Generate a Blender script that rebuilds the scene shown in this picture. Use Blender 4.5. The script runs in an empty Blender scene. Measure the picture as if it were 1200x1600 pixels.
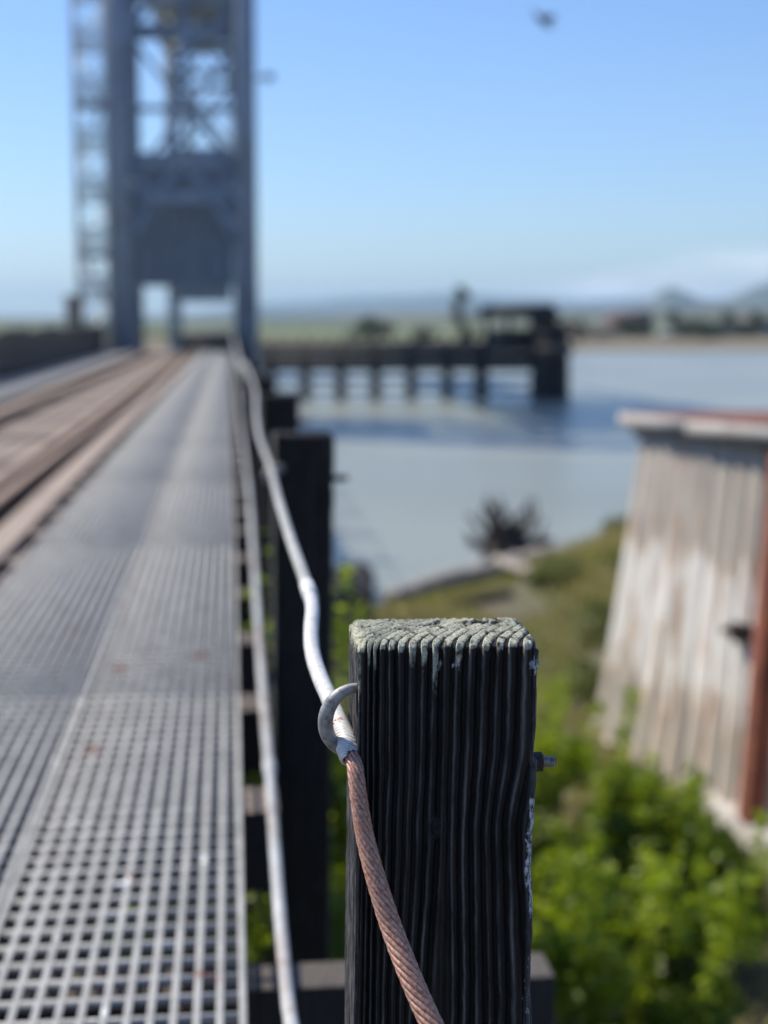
import bpy, bmesh, math, random
import numpy as np
from mathutils import Vector, Matrix
R = math.radians
random.seed(7); rng = np.random.default_rng(7)
scene = bpy.context.scene
COL = scene.collection

# ------------------------------------------------------------------ camera
CAMZ = 1.3
cam_d = bpy.data.cameras.new("camera"); cam = bpy.data.objects.new("camera", cam_d); COL.objects.link(cam)
cam.location = (0, 0, CAMZ)
YAW = math.atan(240/2400.); PIT = math.atan(300/2400.)
cam.rotation_euler = (math.pi/2 - PIT, 0, -YAW)
cam_d.sensor_fit = 'VERTICAL'; cam_d.sensor_height = 36.0; cam_d.sensor_width = 27.0
cam_d.lens = 54.0
cam_d.clip_start = 0.05; cam_d.clip_end = 30000
cam_d.dof.use_dof = True
cam_d.dof.focus_distance = 1.63
cam_d.dof.aperture_fstop = 2.75
cam_d.dof.aperture_blades = 0
scene.camera = cam

# ------------------------------------------------------------------ sky and sun
SUN_AZ = R(-56)            # from +Y towards +X ; negative = to the left, ahead of the camera
SUN_EL = R(50)
w = bpy.data.worlds.new("World"); scene.world = w; w.use_nodes = True
nt = w.node_tree; nt.nodes.clear()
out = nt.nodes.new('ShaderNodeOutputWorld'); bg = nt.nodes.new('ShaderNodeBackground')
sky = nt.nodes.new('ShaderNodeTexSky'); sky.sky_type = 'NISHITA'; sky.sun_disc = False
sky.sun_elevation = SUN_EL; sky.sun_rotation = SUN_AZ
sky.air_density = 1.1; sky.dust_density = 0.3; sky.ozone_density = 3.0; sky.altitude = 0
bg.inputs['Strength'].default_value = 0.12
# low cloud bank on the right of the horizon
tc = nt.nodes.new('ShaderNodeTexCoord'); sep = nt.nodes.new('ShaderNodeSeparateXYZ')
nt.links.new(tc.outputs['Generated'], sep.inputs[0])
def wm(op, a, b=None, c=None):
    n = nt.nodes.new('ShaderNodeMath'); n.operation = op
    for i, v in enumerate((a, b, c)):
        if v is None: continue
        if isinstance(v, (int, float)): n.inputs[i].default_value = v
        else: nt.links.new(v, n.inputs[i])
    return n.outputs[0]
def wmr(v, a, b, c=0., d=1.):
    n = nt.nodes.new('ShaderNodeMapRange'); n.interpolation_type = 'SMOOTHSTEP'
    nt.links.new(v, n.inputs[0])
    for i, x in enumerate((a, b, c, d)): n.inputs[i+1].default_value = x
    return n.outputs[0]
cmap = nt.nodes.new('ShaderNodeMapping'); cmap.inputs['Scale'].default_value = (9, 9, 42)
cmap.inputs['Location'].default_value = (3.1, 1.7, 0.4)
nt.links.new(tc.outputs['Generated'], cmap.inputs[0])
cn = nt.nodes.new('ShaderNodeTexNoise'); cn.inputs['Scale'].default_value = 1.0; cn.inputs['Detail'].default_value = 6
cn.inputs['Roughness'].default_value = 0.6
nt.links.new(cmap.outputs[0], cn.inputs['Vector'])
az = wm('ARCTAN2', sep.outputs[0], sep.outputs[1])
m_az = wmr(az, R(8), R(15))
top = wm('ADD', wm('MULTIPLY', wmr(az, R(11), R(18.5)), 0.018), 0.030)
lowm = wm('SUBTRACT', 1.0, wmr(wm('DIVIDE', sep.outputs[2], top), 0.62, 1.0))
mask = wm('MULTIPLY', wm('MULTIPLY', m_az, lowm), wmr(cn.outputs[0], 0.40, 0.62, 0.25, 0.95))
mixc = nt.nodes.new('ShaderNodeMix'); mixc.data_type = 'RGBA'
tint = nt.nodes.new('ShaderNodeMix'); tint.data_type = 'RGBA'; tint.blend_type = 'MULTIPLY'; tint.inputs[0].default_value = 1
nt.links.new(sky.outputs[0], tint.inputs[6]); tint.inputs[7].default_value = (.68, .80, 1.04, 1)
nt.links.new(mask, mixc.inputs[0]); nt.links.new(tint.outputs[2], mixc.inputs[6])
mixc.inputs[7].default_value = (8.2, 8.4, 9.2, 1)
nt.links.new(mixc.outputs[2], bg.inputs[0]); nt.links.new(bg.outputs[0], out.inputs[0])

sd = bpy.data.lights.new("sun", 'SUN'); sd.energy = 4.6; sd.angle = R(0.53); sd.color = (1.0, 0.93, 0.80)
sun = bpy.data.objects.new("sun", sd); COL.objects.link(sun)
sdir = Vector((math.sin(SUN_AZ)*math.cos(SUN_EL), math.cos(SUN_AZ)*math.cos(SUN_EL), math.sin(SUN_EL)))
sun.rotation_euler = sdir.to_track_quat('Z', 'Y').to_euler()
sun.location = (0, 0, 40)

scene.view_settings.view_transform = 'Standard'; scene.view_settings.look = 'None'
scene.view_settings.gamma = 1.0; scene.view_settings.use_curve_mapping = False
scene.view_settings.exposure = 0.35
scene.render.engine = 'CYCLES'
scene.cycles.volume_bounces = 0
scene.cycles.max_bounces = 8

# ------------------------------------------------------------------ helpers
def ray(px, py):
    f = 2400.; x = (px-600)/f; y = -(py-800)/f
    fw = Vector((math.sin(YAW)*math.cos(PIT), math.cos(YAW)*math.cos(PIT), -math.sin(PIT)))
    rt = Vector((math.cos(YAW), -math.sin(YAW), 0)); up = rt.cross(fw)
    return fw + rt*x + up*y
def P(px, py, Y):                    # real-world point on the vertical plane at distance Y
    r = ray(px, py); return Vector((0, 0, CAMZ)) + r*(Y/r.y)
def PZ(px, py, z):                   # real-world point on the level plane at height z
    r = ray(px, py); return Vector((0, 0, CAMZ)) + r*((z-CAMZ)/r.z)

def hash3(ix, iy, iz, seed):
    n = (ix.astype(np.int64)*374761393 + iy.astype(np.int64)*668265263 + iz.astype(np.int64)*2147483647 + seed*1274126177) & 0x7fffffff
    n = ((n ^ (n >> 13)) * 1274126177) & 0x7fffffff
    n = n ^ (n >> 16)
    return (n & 0xffffff) / float(0xffffff)
def vnoise(x, y, z=None, seed=0):
    x = np.asarray(x, float); y = np.asarray(y, float)
    z = np.zeros_like(x) if z is None else np.asarray(z, float)
    x, y, z = np.broadcast_arrays(x, y, z)
    ix, iy, iz = np.floor(x), np.floor(y), np.floor(z)
    fx, fy, fz = x-ix, y-iy, z-iz
    fx = fx*fx*(3-2*fx); fy = fy*fy*(3-2*fy); fz = fz*fz*(3-2*fz)
    r = 0
    for a in (0, 1):
        for b in (0, 1):
            for c in (0, 1):
                wgt = (fx if a else 1-fx)*(fy if b else 1-fy)*(fz if c else 1-fz)
                r = r + wgt*hash3(ix+a, iy+b, iz+c, seed)
    return r*2-1
def fbm(x, y, z=None, o=4, seed=0):
    s = 0; a = 1; t = 0
    z = 0*np.asarray(x, float) if z is None else z
    for i in range(o):
        s = s + a*vnoise(x*2**i, y*2**i, z*2**i, seed+i); t += a; a *= 0.5
    return s/t

def mesh_np(name, V, F, mats, attrs=None, smooth=False, mi=None):
    V = np.asarray(V, np.float32).reshape(-1, 3); F = np.asarray(F, np.int32)
    me = bpy.data.meshes.new(name)
    me.vertices.add(len(V)); me.vertices.foreach_set('co', V.ravel())
    k = F.shape[1]
    me.loops.add(F.size); me.loops.foreach_set('vertex_index', F.ravel())
    me.polygons.add(len(F)); me.polygons.foreach_set('loop_start', np.arange(len(F), dtype=np.int32)*k)
    me.polygons.foreach_set('loop_total', np.full(len(F), k, np.int32))
    if smooth: me.polygons.foreach_set('use_smooth', np.ones(len(F), bool))
    if mi is not None: me.polygons.foreach_set('material_index', np.asarray(mi, np.int32))
    me.update(calc_edges=True)
    for an, av in (attrs or {}).items():
        at = me.attributes.new(an, 'FLOAT', 'POINT'); at.data.foreach_set('value', np.asarray(av, np.float32).ravel())
    for m in (mats if isinstance(mats, (list, tuple)) else [mats]): me.materials.append(m)
    return me
def link(name, me, parent=None, loc=None):
    o = bpy.data.objects.new(name, me); COL.objects.link(o)
    if parent: o.parent = parent
    if loc is not None: o.location = loc
    return o
def empty(name, loc=(0, 0, 0), rz=0):
    o = bpy.data.objects.new(name, None); COL.objects.link(o); o.location = loc; o.rotation_euler = (0, 0, rz)
    o.empty_display_size = 0.2; return o
def tag(o, label=None, cat=None, group=None, kind=None):
    if label: o['label'] = label
    if cat: o['category'] = cat
    if group: o['group'] = group
    if kind: o['kind'] = kind
    return o
def struct(o): o['kind'] = 'structure'; return o
def copy_tree(o, parent=None):
    c = o.copy(); COL.objects.link(c)
    if parent: c.parent = parent
    for ch in list(o.children): copy_tree(ch, c)
    return c
def gridF(n, m, cu=False):
    i, j = np.meshgrid(np.arange(n-1), np.arange(m if cu else m-1), indexing='ij')
    j2 = (j+1) % m
    return np.stack([i*m+j, i*m+j2, (i+1)*m+j2, (i+1)*m+j], -1).reshape(-1, 4)
BOXF = np.array([[0,3,2,1],[4,5,6,7],[0,1,5,4],[1,2,6,5],[2,3,7,6],[3,0,4,7]])
class MB:
    def __init__(s): s.V = []; s.F = []; s.n = 0
    def box(s, lo, hi):
        (a, b, c), (d, e, f) = lo, hi
        v = [(a,b,c),(d,b,c),(d,e,c),(a,e,c),(a,b,f),(d,b,f),(d,e,f),(a,e,f)]
        s.V += v; s.F.append(BOXF+s.n); s.n += 8; return s
    def hexa(s, v): s.V += [tuple(q) for q in v]; s.F.append(BOXF+s.n); s.n += 8; return s
    def beam(s, p0, p1, wd, ht, up=(0, 0, 1)):
        p0 = Vector(p0); p1 = Vector(p1); d = (p1-p0).normalized(); u = Vector(up)
        if abs(d.dot(u)) > .98: u = Vector((0, 1, 0))
        sx = d.cross(u).normalized()*wd/2; sy = sx.normalized().cross(d).normalized()*ht/2
        v = [p0-sx-sy, p0+sx-sy, p1+sx-sy, p1-sx-sy, p0-sx+sy, p0+sx+sy, p1+sx+sy, p1-sx+sy]
        return s.hexa(v)
    def tube(s, pts, rad, n=10, cap=True):
        pts = [Vector(p) for p in pts]
        if not hasattr(rad, '__len__'): rad = [rad]*len(pts)
        base = s.n; a0 = None
        for i, p in enumerate(pts):
            t = (pts[min(i+1, len(pts)-1)]-pts[max(i-1, 0)]).normalized()
            if a0 is None:
                a0 = t.cross(Vector((0, 0, 1)) if abs(t.z) < .9 else Vector((1, 0, 0))).normalized()
            a0 = (a0 - t*a0.dot(t)).normalized(); b0 = t.cross(a0)
            for k in range(n):
                an = 2*math.pi*k/n; s.V.append(tuple(p + (a0*math.cos(an)+b0*math.sin(an))*rad[i]))
        s.F.append(gridF(len(pts), n, True)+base); s.n += len(pts)*n
        if cap:
            for e in (0, len(pts)-1):
                s.V.append(tuple(pts[e])); c = s.n; s.n += 1
                q = base+e*n
                fs = [[c, q+k, q+(k+1) % n, c] for k in range(n)]
                s.F.append(np.array([[f[0], f[1], f[2], f[2]] for f in fs]))
        return s
    def mesh(s, name, mats, smooth=False, bevel=0):
        F = np.concatenate(s.F)
        tri = F[:, 2] == F[:, 3]
        if tri.any() or bevel:
            me = bpy.data.meshes.new(name)
            me.from_pydata([tuple(v) for v in s.V], [], [tuple(f[:3]) if t else tuple(f) for f, t in zip(F.tolist(), tri)])
            bm = bmesh.new(); bm.from_mesh(me); bmesh.ops.recalc_face_normals(bm, faces=bm.faces)
            if bevel: bmesh.ops.bevel(bm, geom=bm.edges[:], offset=bevel, segments=2, affect='EDGES', profile=.6)
            bm.to_mesh(me); bm.free()
            for p in me.polygons: p.use_smooth = smooth
            for m in (mats if isinstance(mats, (list, tuple)) else [mats]): me.materials.append(m)
            me.update(); return me
        return mesh_np(name, s.V, F, mats, smooth=smooth)
    def build(s, name, mats, parent=None, smooth=False, bevel=0, loc=None):
        return link(name, s.mesh(name, mats, smooth, bevel), parent, loc)

# ------------------------------------------------------------------ materials
class NT:
    def __init__(s, name, rough=.8, metal=0.):
        s.m = bpy.data.materials.new(name); s.m.use_nodes = True; s.t = s.m.node_tree
        s.b = s.t.nodes['Principled BSDF']; s.b.inputs['Roughness'].default_value = rough; s.b.inputs['Metallic'].default_value = metal
        s.tc = s.t.nodes.new('ShaderNodeTexCoord')
    def n(s, ty, **k):
        o = s.t.nodes.new(ty)
        for a, b in k.items(): setattr(o, a, b)
        return o
    def l(s, a, b): s.t.links.new(a, b)
    def map(s, scale=(1,1,1), src='Object', rot=(0,0,0)):
        m = s.n('ShaderNodeMapping'); m.inputs['Scale'].default_value = scale; m.inputs['Rotation'].default_value = rot
        s.l(s.tc.outputs[src], m.inputs[0]); return m.outputs[0]
    def noise(s, scale, detail=5, rough=.6, stretch=(1,1,1), src='Object', dist=0):
        n = s.n('ShaderNodeTexNoise'); n.inputs['Scale'].default_value = scale; n.inputs['Detail'].default_value = detail
        n.inputs['Roughness'].default_value = rough; n.inputs['Distortion'].default_value = dist
        s.l(s.map(stretch, src), n.inputs['Vector']); return n.outputs[0]
    def mr(s, v, a, b, c=0., d=1.):
        n = s.n('ShaderNodeMapRange'); s.l(v, n.inputs[0])
        for i, x in enumerate((a, b, c, d)): n.inputs[i+1].default_value = x
        return n.outputs[0]
    def mix(s, f, a, b, bt='MIX'):
        n = s.n('ShaderNodeMix'); n.data_type = 'RGBA'; n.blend_type = bt
        for i, v in ((0, f), (6, a), (7, b)):
            if isinstance(v, (int, float)): n.inputs[i].default_value = v
            elif isinstance(v, tuple): n.inputs[i].default_value = (*v, 1)
            else: s.l(v, n.inputs[i])
        return n.outputs[2]
    def math(s, op, a, b=None):
        n = s.n('ShaderNodeMath'); n.operation = op
        for i, v in ((0, a), (1, b)):
            if v is None: continue
            if isinstance(v, (int, float)): n.inputs[i].default_value = v
            else: s.l(v, n.inputs[i])
        return n.outputs[0]
    def attr(s, name):
        n = s.n('ShaderNodeAttribute'); n.attribute_name = name; return n.outputs['Fac']
    def color(s, c):
        if isinstance(c, tuple): s.b.inputs['Base Color'].default_value = (*c, 1)
        else: s.l(c, s.b.inputs['Base Color'])
        return s
    def bump(s, h, strength=.5, dist=.01):
        n = s.n('ShaderNodeBump'); n.inputs['Strength'].default_value = strength; n.inputs['Distance'].default_value = dist
        s.l(h, n.inputs['Height']); s.l(n.outputs[0], s.b.inputs['Normal']); return s
def two(name, c1, c2, scale, rough=.8, metal=0, stretch=(1,1,1), bump=.4, bd=.01, lo=.35, hi=.65, c3=None, s3=3):
    m = NT(name, rough, metal); v = m.noise(scale, 6, .65, stretch)
    c = m.mix(m.mr(v, lo, hi), c1, c2)
    if c3: c = m.mix(m.mr(m.noise(s3, 5, .7), .52, .66), c, c3)
    m.color(c); m.bump(v, bump, bd); return m.m

M = {}
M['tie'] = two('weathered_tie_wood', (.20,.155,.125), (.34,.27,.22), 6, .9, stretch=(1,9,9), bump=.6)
M['tieside'] = two('creosoted_shaded_tie_side', (.010,.009,.009), (.028,.024,.022), 6, .9, stretch=(1,9,9), bump=.6)  # creosote, made darker still to paint in the shade of the side faces
M['beam'] = two('weathered_guard_timber', (.25,.195,.16), (.42,.34,.28), 5, .9, stretch=(6,.6,6), bump=.6)
M['creosote'] = two('creosoted_timber', (.012,.011,.012), (.032,.028,.027), 14, .7, stretch=(6,6,.5), bump=.7)
M['creosote_top'] = two('creosoted_timber_worn', (.05,.043,.038), (.14,.115,.10), 14, .8, stretch=(6,6,.6), bump=.7)
M['rail'] = two('rusty_rail_steel', (.06,.033,.022), (.12,.07,.048), 12, .8, 0, stretch=(2,.3,2), bump=.3)
M['railtop'] = two('rail_running_face', (.27,.175,.115), (.42,.30,.21), 9, .6, .1, stretch=(3,.2,3), bump=.1)
M['steel'] = two('grey_blue_bridge_paint', (.21,.26,.335), (.27,.325,.405), 1.2, .6, 0, bump=.1, c3=(.19,.20,.23), s3=.5)
M['steel_light'] = two('pale_galvanised_steel', (.42,.45,.46), (.55,.57,.57), 4, .5, .2, bump=.1)
M['concrete'] = two('counterweight_concrete', (.185,.225,.28), (.225,.265,.325), .6, .85, bump=.2)
M['galv'] = two('dull_galvanised_steel', (.24,.235,.225), (.42,.41,.39), 60, .55, .35, bump=.35, bd=.002, c3=(.15,.13,.12), s3=90)
M['bolt'] = two('rusty_bolt_steel', (.045,.028,.022), (.11,.075,.06), 160, .8, .3, bump=.5, bd=.002)
M['soil'] = two('bank_soil', (.09,.075,.055), (.16,.14,.10), 1.5, .95, bump=.6, bd=.05)
M['drift'] = two('grey_driftwood', (.24,.21,.18), (.40,.36,.31), 5, .9, stretch=(1,1,4), bump=.6)
M['darkwood'] = two('dark_wet_driftwood', (.022,.018,.018), (.06,.05,.045), 4, .85, bump=.6)
M['bark'] = two('bark', (.05,.04,.03), (.11,.09,.07), 8, .9, stretch=(4,4,1), bump=.6)
M['bird'] = two('bird_feathers', (.04,.04,.045), (.10,.10,.11), 20, .8)
M['bird_pale'] = two('bird_pale_feathers', (.25,.25,.26), (.4,.4,.4), 20, .8)

# grating : dull grey-white fibreglass/galvanised with rust and bird-lime specks
g = NT('walkway_grating_grey', .85, 0.0); g.b.inputs['Specular IOR Level'].default_value = .15
gw = g.mix(g.mr(g.noise(9, 5, .6, src='Object'), .35, .65), (.32,.315,.30), (.46,.45,.43))
geo = g.n('ShaderNodeNewGeometry')
gm = g.n('ShaderNodeMapping'); g.l(geo.outputs['Position'], gm.inputs[0]); gm.inputs['Scale'].default_value = (1, 1, 1)
def wn(s, det=4):
    n = g.n('ShaderNodeTexNoise'); n.inputs['Scale'].default_value = s; n.inputs['Detail'].default_value = det
    g.l(gm.outputs[0], n.inputs['Vector']); return n.outputs[0]
gc = g.mix(g.mr(wn(5.3), .66, .71), gw, (.30,.16,.13))
gc = g.mix(g.mr(wn(8.7), .675, .71), gc, (.75,.75,.73))
g.color(gc); g.bump(wn(40), .3, .004)
M['grating'] = g.m

# foreground post wood: black creosoted ridges, highlights painted on their left flanks, lichen on top, resin on the right edge
p = NT('old_creosoted_post_wood', .7)
grain = p.noise(1, 6, .7, (420, 420, 9))
base = p.mix(p.mr(grain, .35, .7), (.010,.0086,.0082), (.038,.0335,.031))
blot = p.noise(22, 4, .6, (1, 1, .25))
base = p.mix(p.mr(blot, .5, .72), base, (.020,.018,.017))
ridge_light = p.attr('ridge_light')
base = p.mix(p.math('MULTIPLY', p.math('MULTIPLY', ridge_light, p.mr(p.noise(30, 5, .7, (1, 1, .35)), .38, .62, .15, 1.)), .95), base, (.17,.165,.15))  # pale highlight painted along the left flank of each rib
side = p.attr('sideface')
sc = p.mix(p.mr(p.noise(1, 6, .8, (700, 260, 22)), .42, .62), (.018,.017,.018), (.22,.21,.205))
base = p.mix(p.math('MULTIPLY', side, .85), base, sc)
lich = p.noise(430, 5, .75)
lc = p.mix(p.mr(lich, .35, .62), (.27,.26,.175), (.70,.69,.53))
lc = p.mix(p.mr(p.noise(55, 4, .6), .52, .66), lc, (.07,.06,.05))
lmask = p.mr(p.math('ADD', p.attr('lichen'), p.math('MULTIPLY', p.math('SUBTRACT', p.noise(150, 5, .75, (1, 1, .35)), .5), 1.5)), .38, .74)
base = p.mix(lmask, base, lc)
rmask = p.mr(p.math('ADD', p.attr('resin'), p.math('MULTIPLY', p.math('SUBTRACT', p.noise(210, 5, .8, (1, 1, .5)), .5), 2.4)), .62, .78)
base = p.mix(rmask, base, (.55,.58,.60))
p.color(base)
bh = p.math('ADD', p.math('MULTIPLY', grain, .5), p.math('MULTIPLY', p.math('MULTIPLY', lich, lmask), 2.2))
p.bump(bh, .55, .0012)
p.l(p.mr(lmask, 0, 1, .58, .95), p.b.inputs['Roughness'])
p.b.inputs['Specular IOR Level'].default_value = .12
M['post'] = p.m

# rusty wire rope
r_ = NT('rusty_wire_rope', .5, .35)
v = r_.noise(260, 5, .7); v2 = r_.noise(38, 4, .6)
c = r_.mix(r_.mr(v, .35, .65), (.27,.115,.072), (.62,.37,.275))
c = r_.mix(r_.mr(v2, .56, .68), c, (.46,.215,.12))
c = r_.mix(r_.attr('groove'), c, (.045,.02,.018))
r_.color(c); r_.bump(v, .3, .0006); M['rope'] = r_.m
# white armour wrap
a_ = NT('white_cable_wrap', .5, 0.05)
v = a_.noise(120, 5, .65)
c = a_.mix(a_.mr(v, .3, .62), (.46,.455,.435), (.68,.67,.65))
c = a_.mix(a_.attr('groove'), c, (.25,.235,.22))
c = a_.mix(a_.mr(a_.noise(60, 4, .6), .64, .72), c, (.36,.31,.26))
a_.color(c); a_.bump(v, .25, .0008); M['wrap'] = a_.m
M['wrap2'] = two('dirty_white_cable_cover', (.30,.29,.27), (.46,.45,.42), 14, .55, .05, bump=.2, bd=.002, c3=(.26,.21,.18), s3=3.5)
M['pipe'] = two('grey_white_cable_cover', (.36,.355,.34), (.52,.515,.50), 8, .55, .1, bump=.2, bd=.002, c3=(.30,.22,.17), s3=2.2)

# shed cladding: greyed corrugated boards with flaking white paint and ochre/rust stains
s_ = NT('weathered_shed_cladding', .75)
gr = s_.noise(1, 6, .7, (14, 14, .5))
c = s_.mix(s_.mr(gr, .3, .7), (.26,.22,.18), (.62,.56,.48))
zz = s_.attr('height')
pat = s_.noise(1, 6, .7, (8, 8, .5))
band = s_.math('MULTIPLY', s_.mr(zz, .18, .34), s_.mr(zz, .74, .62))
pm = s_.math('ADD', s_.math('ADD', pat, s_.math('MULTIPLY', s_.math('SUBTRACT', s_.attr('board'), .5), .13)), s_.math('MULTIPLY', band, .20))
och = s_.mr(pm, .57, .635)
c = s_.mix(s_.math('MULTIPLY', och, .75), c, (.50,.31,.16))
c = s_.mix(s_.mr(pm, .635, .65), c, (.78,.75,.69))
rs = s_.noise(1, 5, .7, (7, 7, 1.1))
c = s_.mix(s_.math('MULTIPLY', s_.mr(rs, .57, .68), .8), c, (.46,.22,.10))
s_.color(c); s_.bump(gr, .5, .01); M['clad'] = s_.m
M['rustcol'] = two('rusted_red_steel', (.14,.042,.026), (.36,.12,.065), 4, .85, .1, stretch=(2,2,.6), bump=.6, c3=(.10,.05,.04), s3=6)
M['roofrust'] = two('rust_red_roofing', (.15,.065,.055), (.26,.13,.11), 3, .85, 0, bump=.5)
M['fascia'] = two('pale_fascia_board', (.29,.27,.25), (.47,.44,.41), 3, .8, 0, stretch=(3,.7,4), bump=.4, c3=(.30,.27,.24), s3=2)
M['dark'] = two('dark_rusty_fitting', (.02,.018,.018), (.06,.035,.03), 10, .8, .2)
M['footing'] = two('pale_old_concrete', (.38,.35,.33), (.50,.47,.44), 3, .9, 0, bump=.5)

def leafmat(name, ca, cb, trans=.5):
    m = NT(name, .45); tone = m.attr('tone')
    c = m.mix(tone, ca, cb)
    m.color(c)
    tr = m.n('ShaderNodeBsdfTranslucent'); ms = m.n('ShaderNodeMixShader'); ms.inputs[0].default_value = trans
    m.l(m.mix(.5, c, (min(1, cb[0]*2.0), min(1, cb[1]*2.0), cb[2]*.8)), tr.inputs['Color'])
    m.l(m.b.outputs[0], ms.inputs[1]); m.l(tr.outputs[0], ms.inputs[2])
    m.l(ms.outputs[0], m.t.nodes['Material Output'].inputs['Surface']); return m.m
M['leaf'] = leafmat('bush_leaves', (.012,.030,.010), (.29,.37,.020), .45)
M['leafdark'] = leafmat('dark_bush_leaves', (.02,.035,.018), (.05,.07,.025), .3)
M['scrub'] = leafmat('olive_scrub', (.06,.085,.028), (.20,.22,.07), .35)
M['grass'] = leafmat('bank_grass', (.12,.17,.045), (.34,.29,.15), .4)
M['farveg'] = leafmat('far_leaves', (.03,.045,.018), (.07,.085,.03), .25)

# ground : soil, marsh, gravel mixed by noise; far marsh is greener
gd = NT('ground_soil_and_marsh', .95)
gp = gd.n('ShaderNodeNewGeometry'); gs = gd.n('ShaderNodeSeparateXYZ'); gd.l(gp.outputs['Position'], gs.inputs[0])
n1 = gd.noise(.9, 6, .65); n2 = gd.noise(.02, 5, .6, (1, .35, 1)); n3 = gd.noise(6, 5, .7)
near = gd.mix(gd.mr(n1, .38, .62), (.10,.085,.06), (.10,.115,.045))
near = gd.mix(gd.mr(n3, .6, .75), near, (.22,.19,.15))
far = gd.mix(gd.mr(n2, .38, .62), (.085,.12,.04), (.14,.15,.06))
far = gd.mix(gd.mr(gd.noise(.006, 4, .6, (1,.3,1)), .52, .62), far, (.085,.11,.045))
gc = gd.mix(gd.mr(gs.outputs[1], 190, 215), near, far)
tanb = gd.mr(gs.outputs[1], 330, 270); gc = gd.mix(gd.math('MULTIPLY', gd.math('MULTIPLY', tanb, gd.mr(gs.outputs[1], 190, 215)), .85), gc, (.21,.165,.115))
mud = gd.mr(gs.outputs[2], -2.75, -3.1)
gc = gd.mix(mud, gc, (.13,.105,.08))
gd.color(gc); gd.bump(n3, .5, .05); M['ground'] = gd.m

# water
wt = NT('estuary_water', .28)
pos = wt.n('ShaderNodeNewGeometry')
def wnz(scale, st, det=4):
    mp = wt.n('ShaderNodeMapping'); mp.inputs['Scale'].default_value = st; wt.l(pos.outputs['Position'], mp.inputs[0])
    n = wt.n('ShaderNodeTexNoise'); n.inputs['Scale'].default_value = scale; n.inputs['Detail'].default_value = det
    wt.l(mp.outputs[0], n.inputs['Vector']); return n.outputs[0]
wt.color(wt.mix(wt.mr(wnz(.05, (1, 1, 1)), .4, .6), (.23,.245,.20), (.29,.30,.245)))
band = wt.mr(wnz(.03, (.35, 1.6, 1), 3), .5, .58)
hgt = wt.math('ADD', wnz(1.5, (1, 1.5, 1), 7), wt.math('MULTIPLY', wnz(9, (1, 1.5, 1), 3), .25))
bn = wt.n('ShaderNodeBump'); bn.inputs['Distance'].default_value = .12
wt.l(hgt, bn.inputs['Height']); wt.l(wt.mr(band, 0, 1, .42, .66), bn.inputs['Strength'])
wt.l(bn.outputs[0], wt.b.inputs['Normal'])
wt.b.inputs['IOR'].default_value = 1.33
M['water'] = wt.m
hl = NT('distant_hill_cover', .95)
hl.color(hl.mix(hl.mr(hl.noise(.004, 6, .65), .4, .6), (.06,.07,.04), (.12,.115,.06))); M['hill'] = hl.m

# ------------------------------------------------------------------ ground, water, hills
WZ = -3.2
def sg(a, b, n, k):            # sinh spacing centred at 0
    t = np.linspace(-1, 1, n); v = np.sinh(k*t)/np.sinh(k); return np.where(v < 0, a*v, b*v)
def shoreY(x):
    return 24.0 + np.clip((x-2.42)*.86, -.2, 3.4) + .35*vnoise(x*.7, 0*x, seed=3) + .15*vnoise(x*2.3, 0*x, seed=5)
def Hf(x, y):
    s = shoreY(x)
    d = s - y
    near = WZ + .0 + np.clip(d, -4, 2)*.09 + .06*fbm(x*.5, y*.5, o=4, seed=11)
    mound = 1.05*np.exp(-(((x-7.6)/2.3)**2+((y-23.4)/2.3)**2)) + .35*np.exp(-(((x-5.9)/1.5)**2+((y-20.5)/3)**2))
    near = near + mound
    fs = 221 + 5*vnoise(x*.01, 0*x, seed=21)
    e = y - fs
    far = WZ + np.clip(e*.2, -1.8, .85) + .15*fbm(x*.05, y*.05, o=3, seed=9)*(e > 0)
    chan = WZ - 1.6
    t = np.clip(-d/5., 0, 1)
    h = near*(1-t) + chan*t
    return np.where(y > 120, np.maximum(chan, far), h)
nx, ny = 460, 520
xs = sg(9000, 9000, nx, 8.6) + 3
ys = np.concatenate([-np.geomspace(1, 9000, 60)[::-1] - 0.0, np.linspace(-.9, 30, 210), np.geomspace(30.4, 200, 70), np.linspace(202, 250, 50), np.geomspace(252, 9500, 130)])
ny = len(ys)
X, Y = np.meshgrid(xs, ys, indexing='ij')
Z = Hf(X, Y)
me = mesh_np('ground', np.stack([X, Y, Z], -1).reshape(-1, 3), gridF(nx, ny), M['ground'], smooth=True)
o = struct(link('ground', me)); tag(o, 'low marsh ground and grassy bank beside the water', 'ground')
mb = MB(); me = mesh_np('water', [(-4000, 15, WZ), (4000, 15, WZ), (4000, 260, WZ), (-4000, 260, WZ)], [[0, 1, 2, 3]], M['water'])
o = struct(link('water', me)); tag(o, 'calm grey blue river water with darker wind ripples', 'water')

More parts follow.
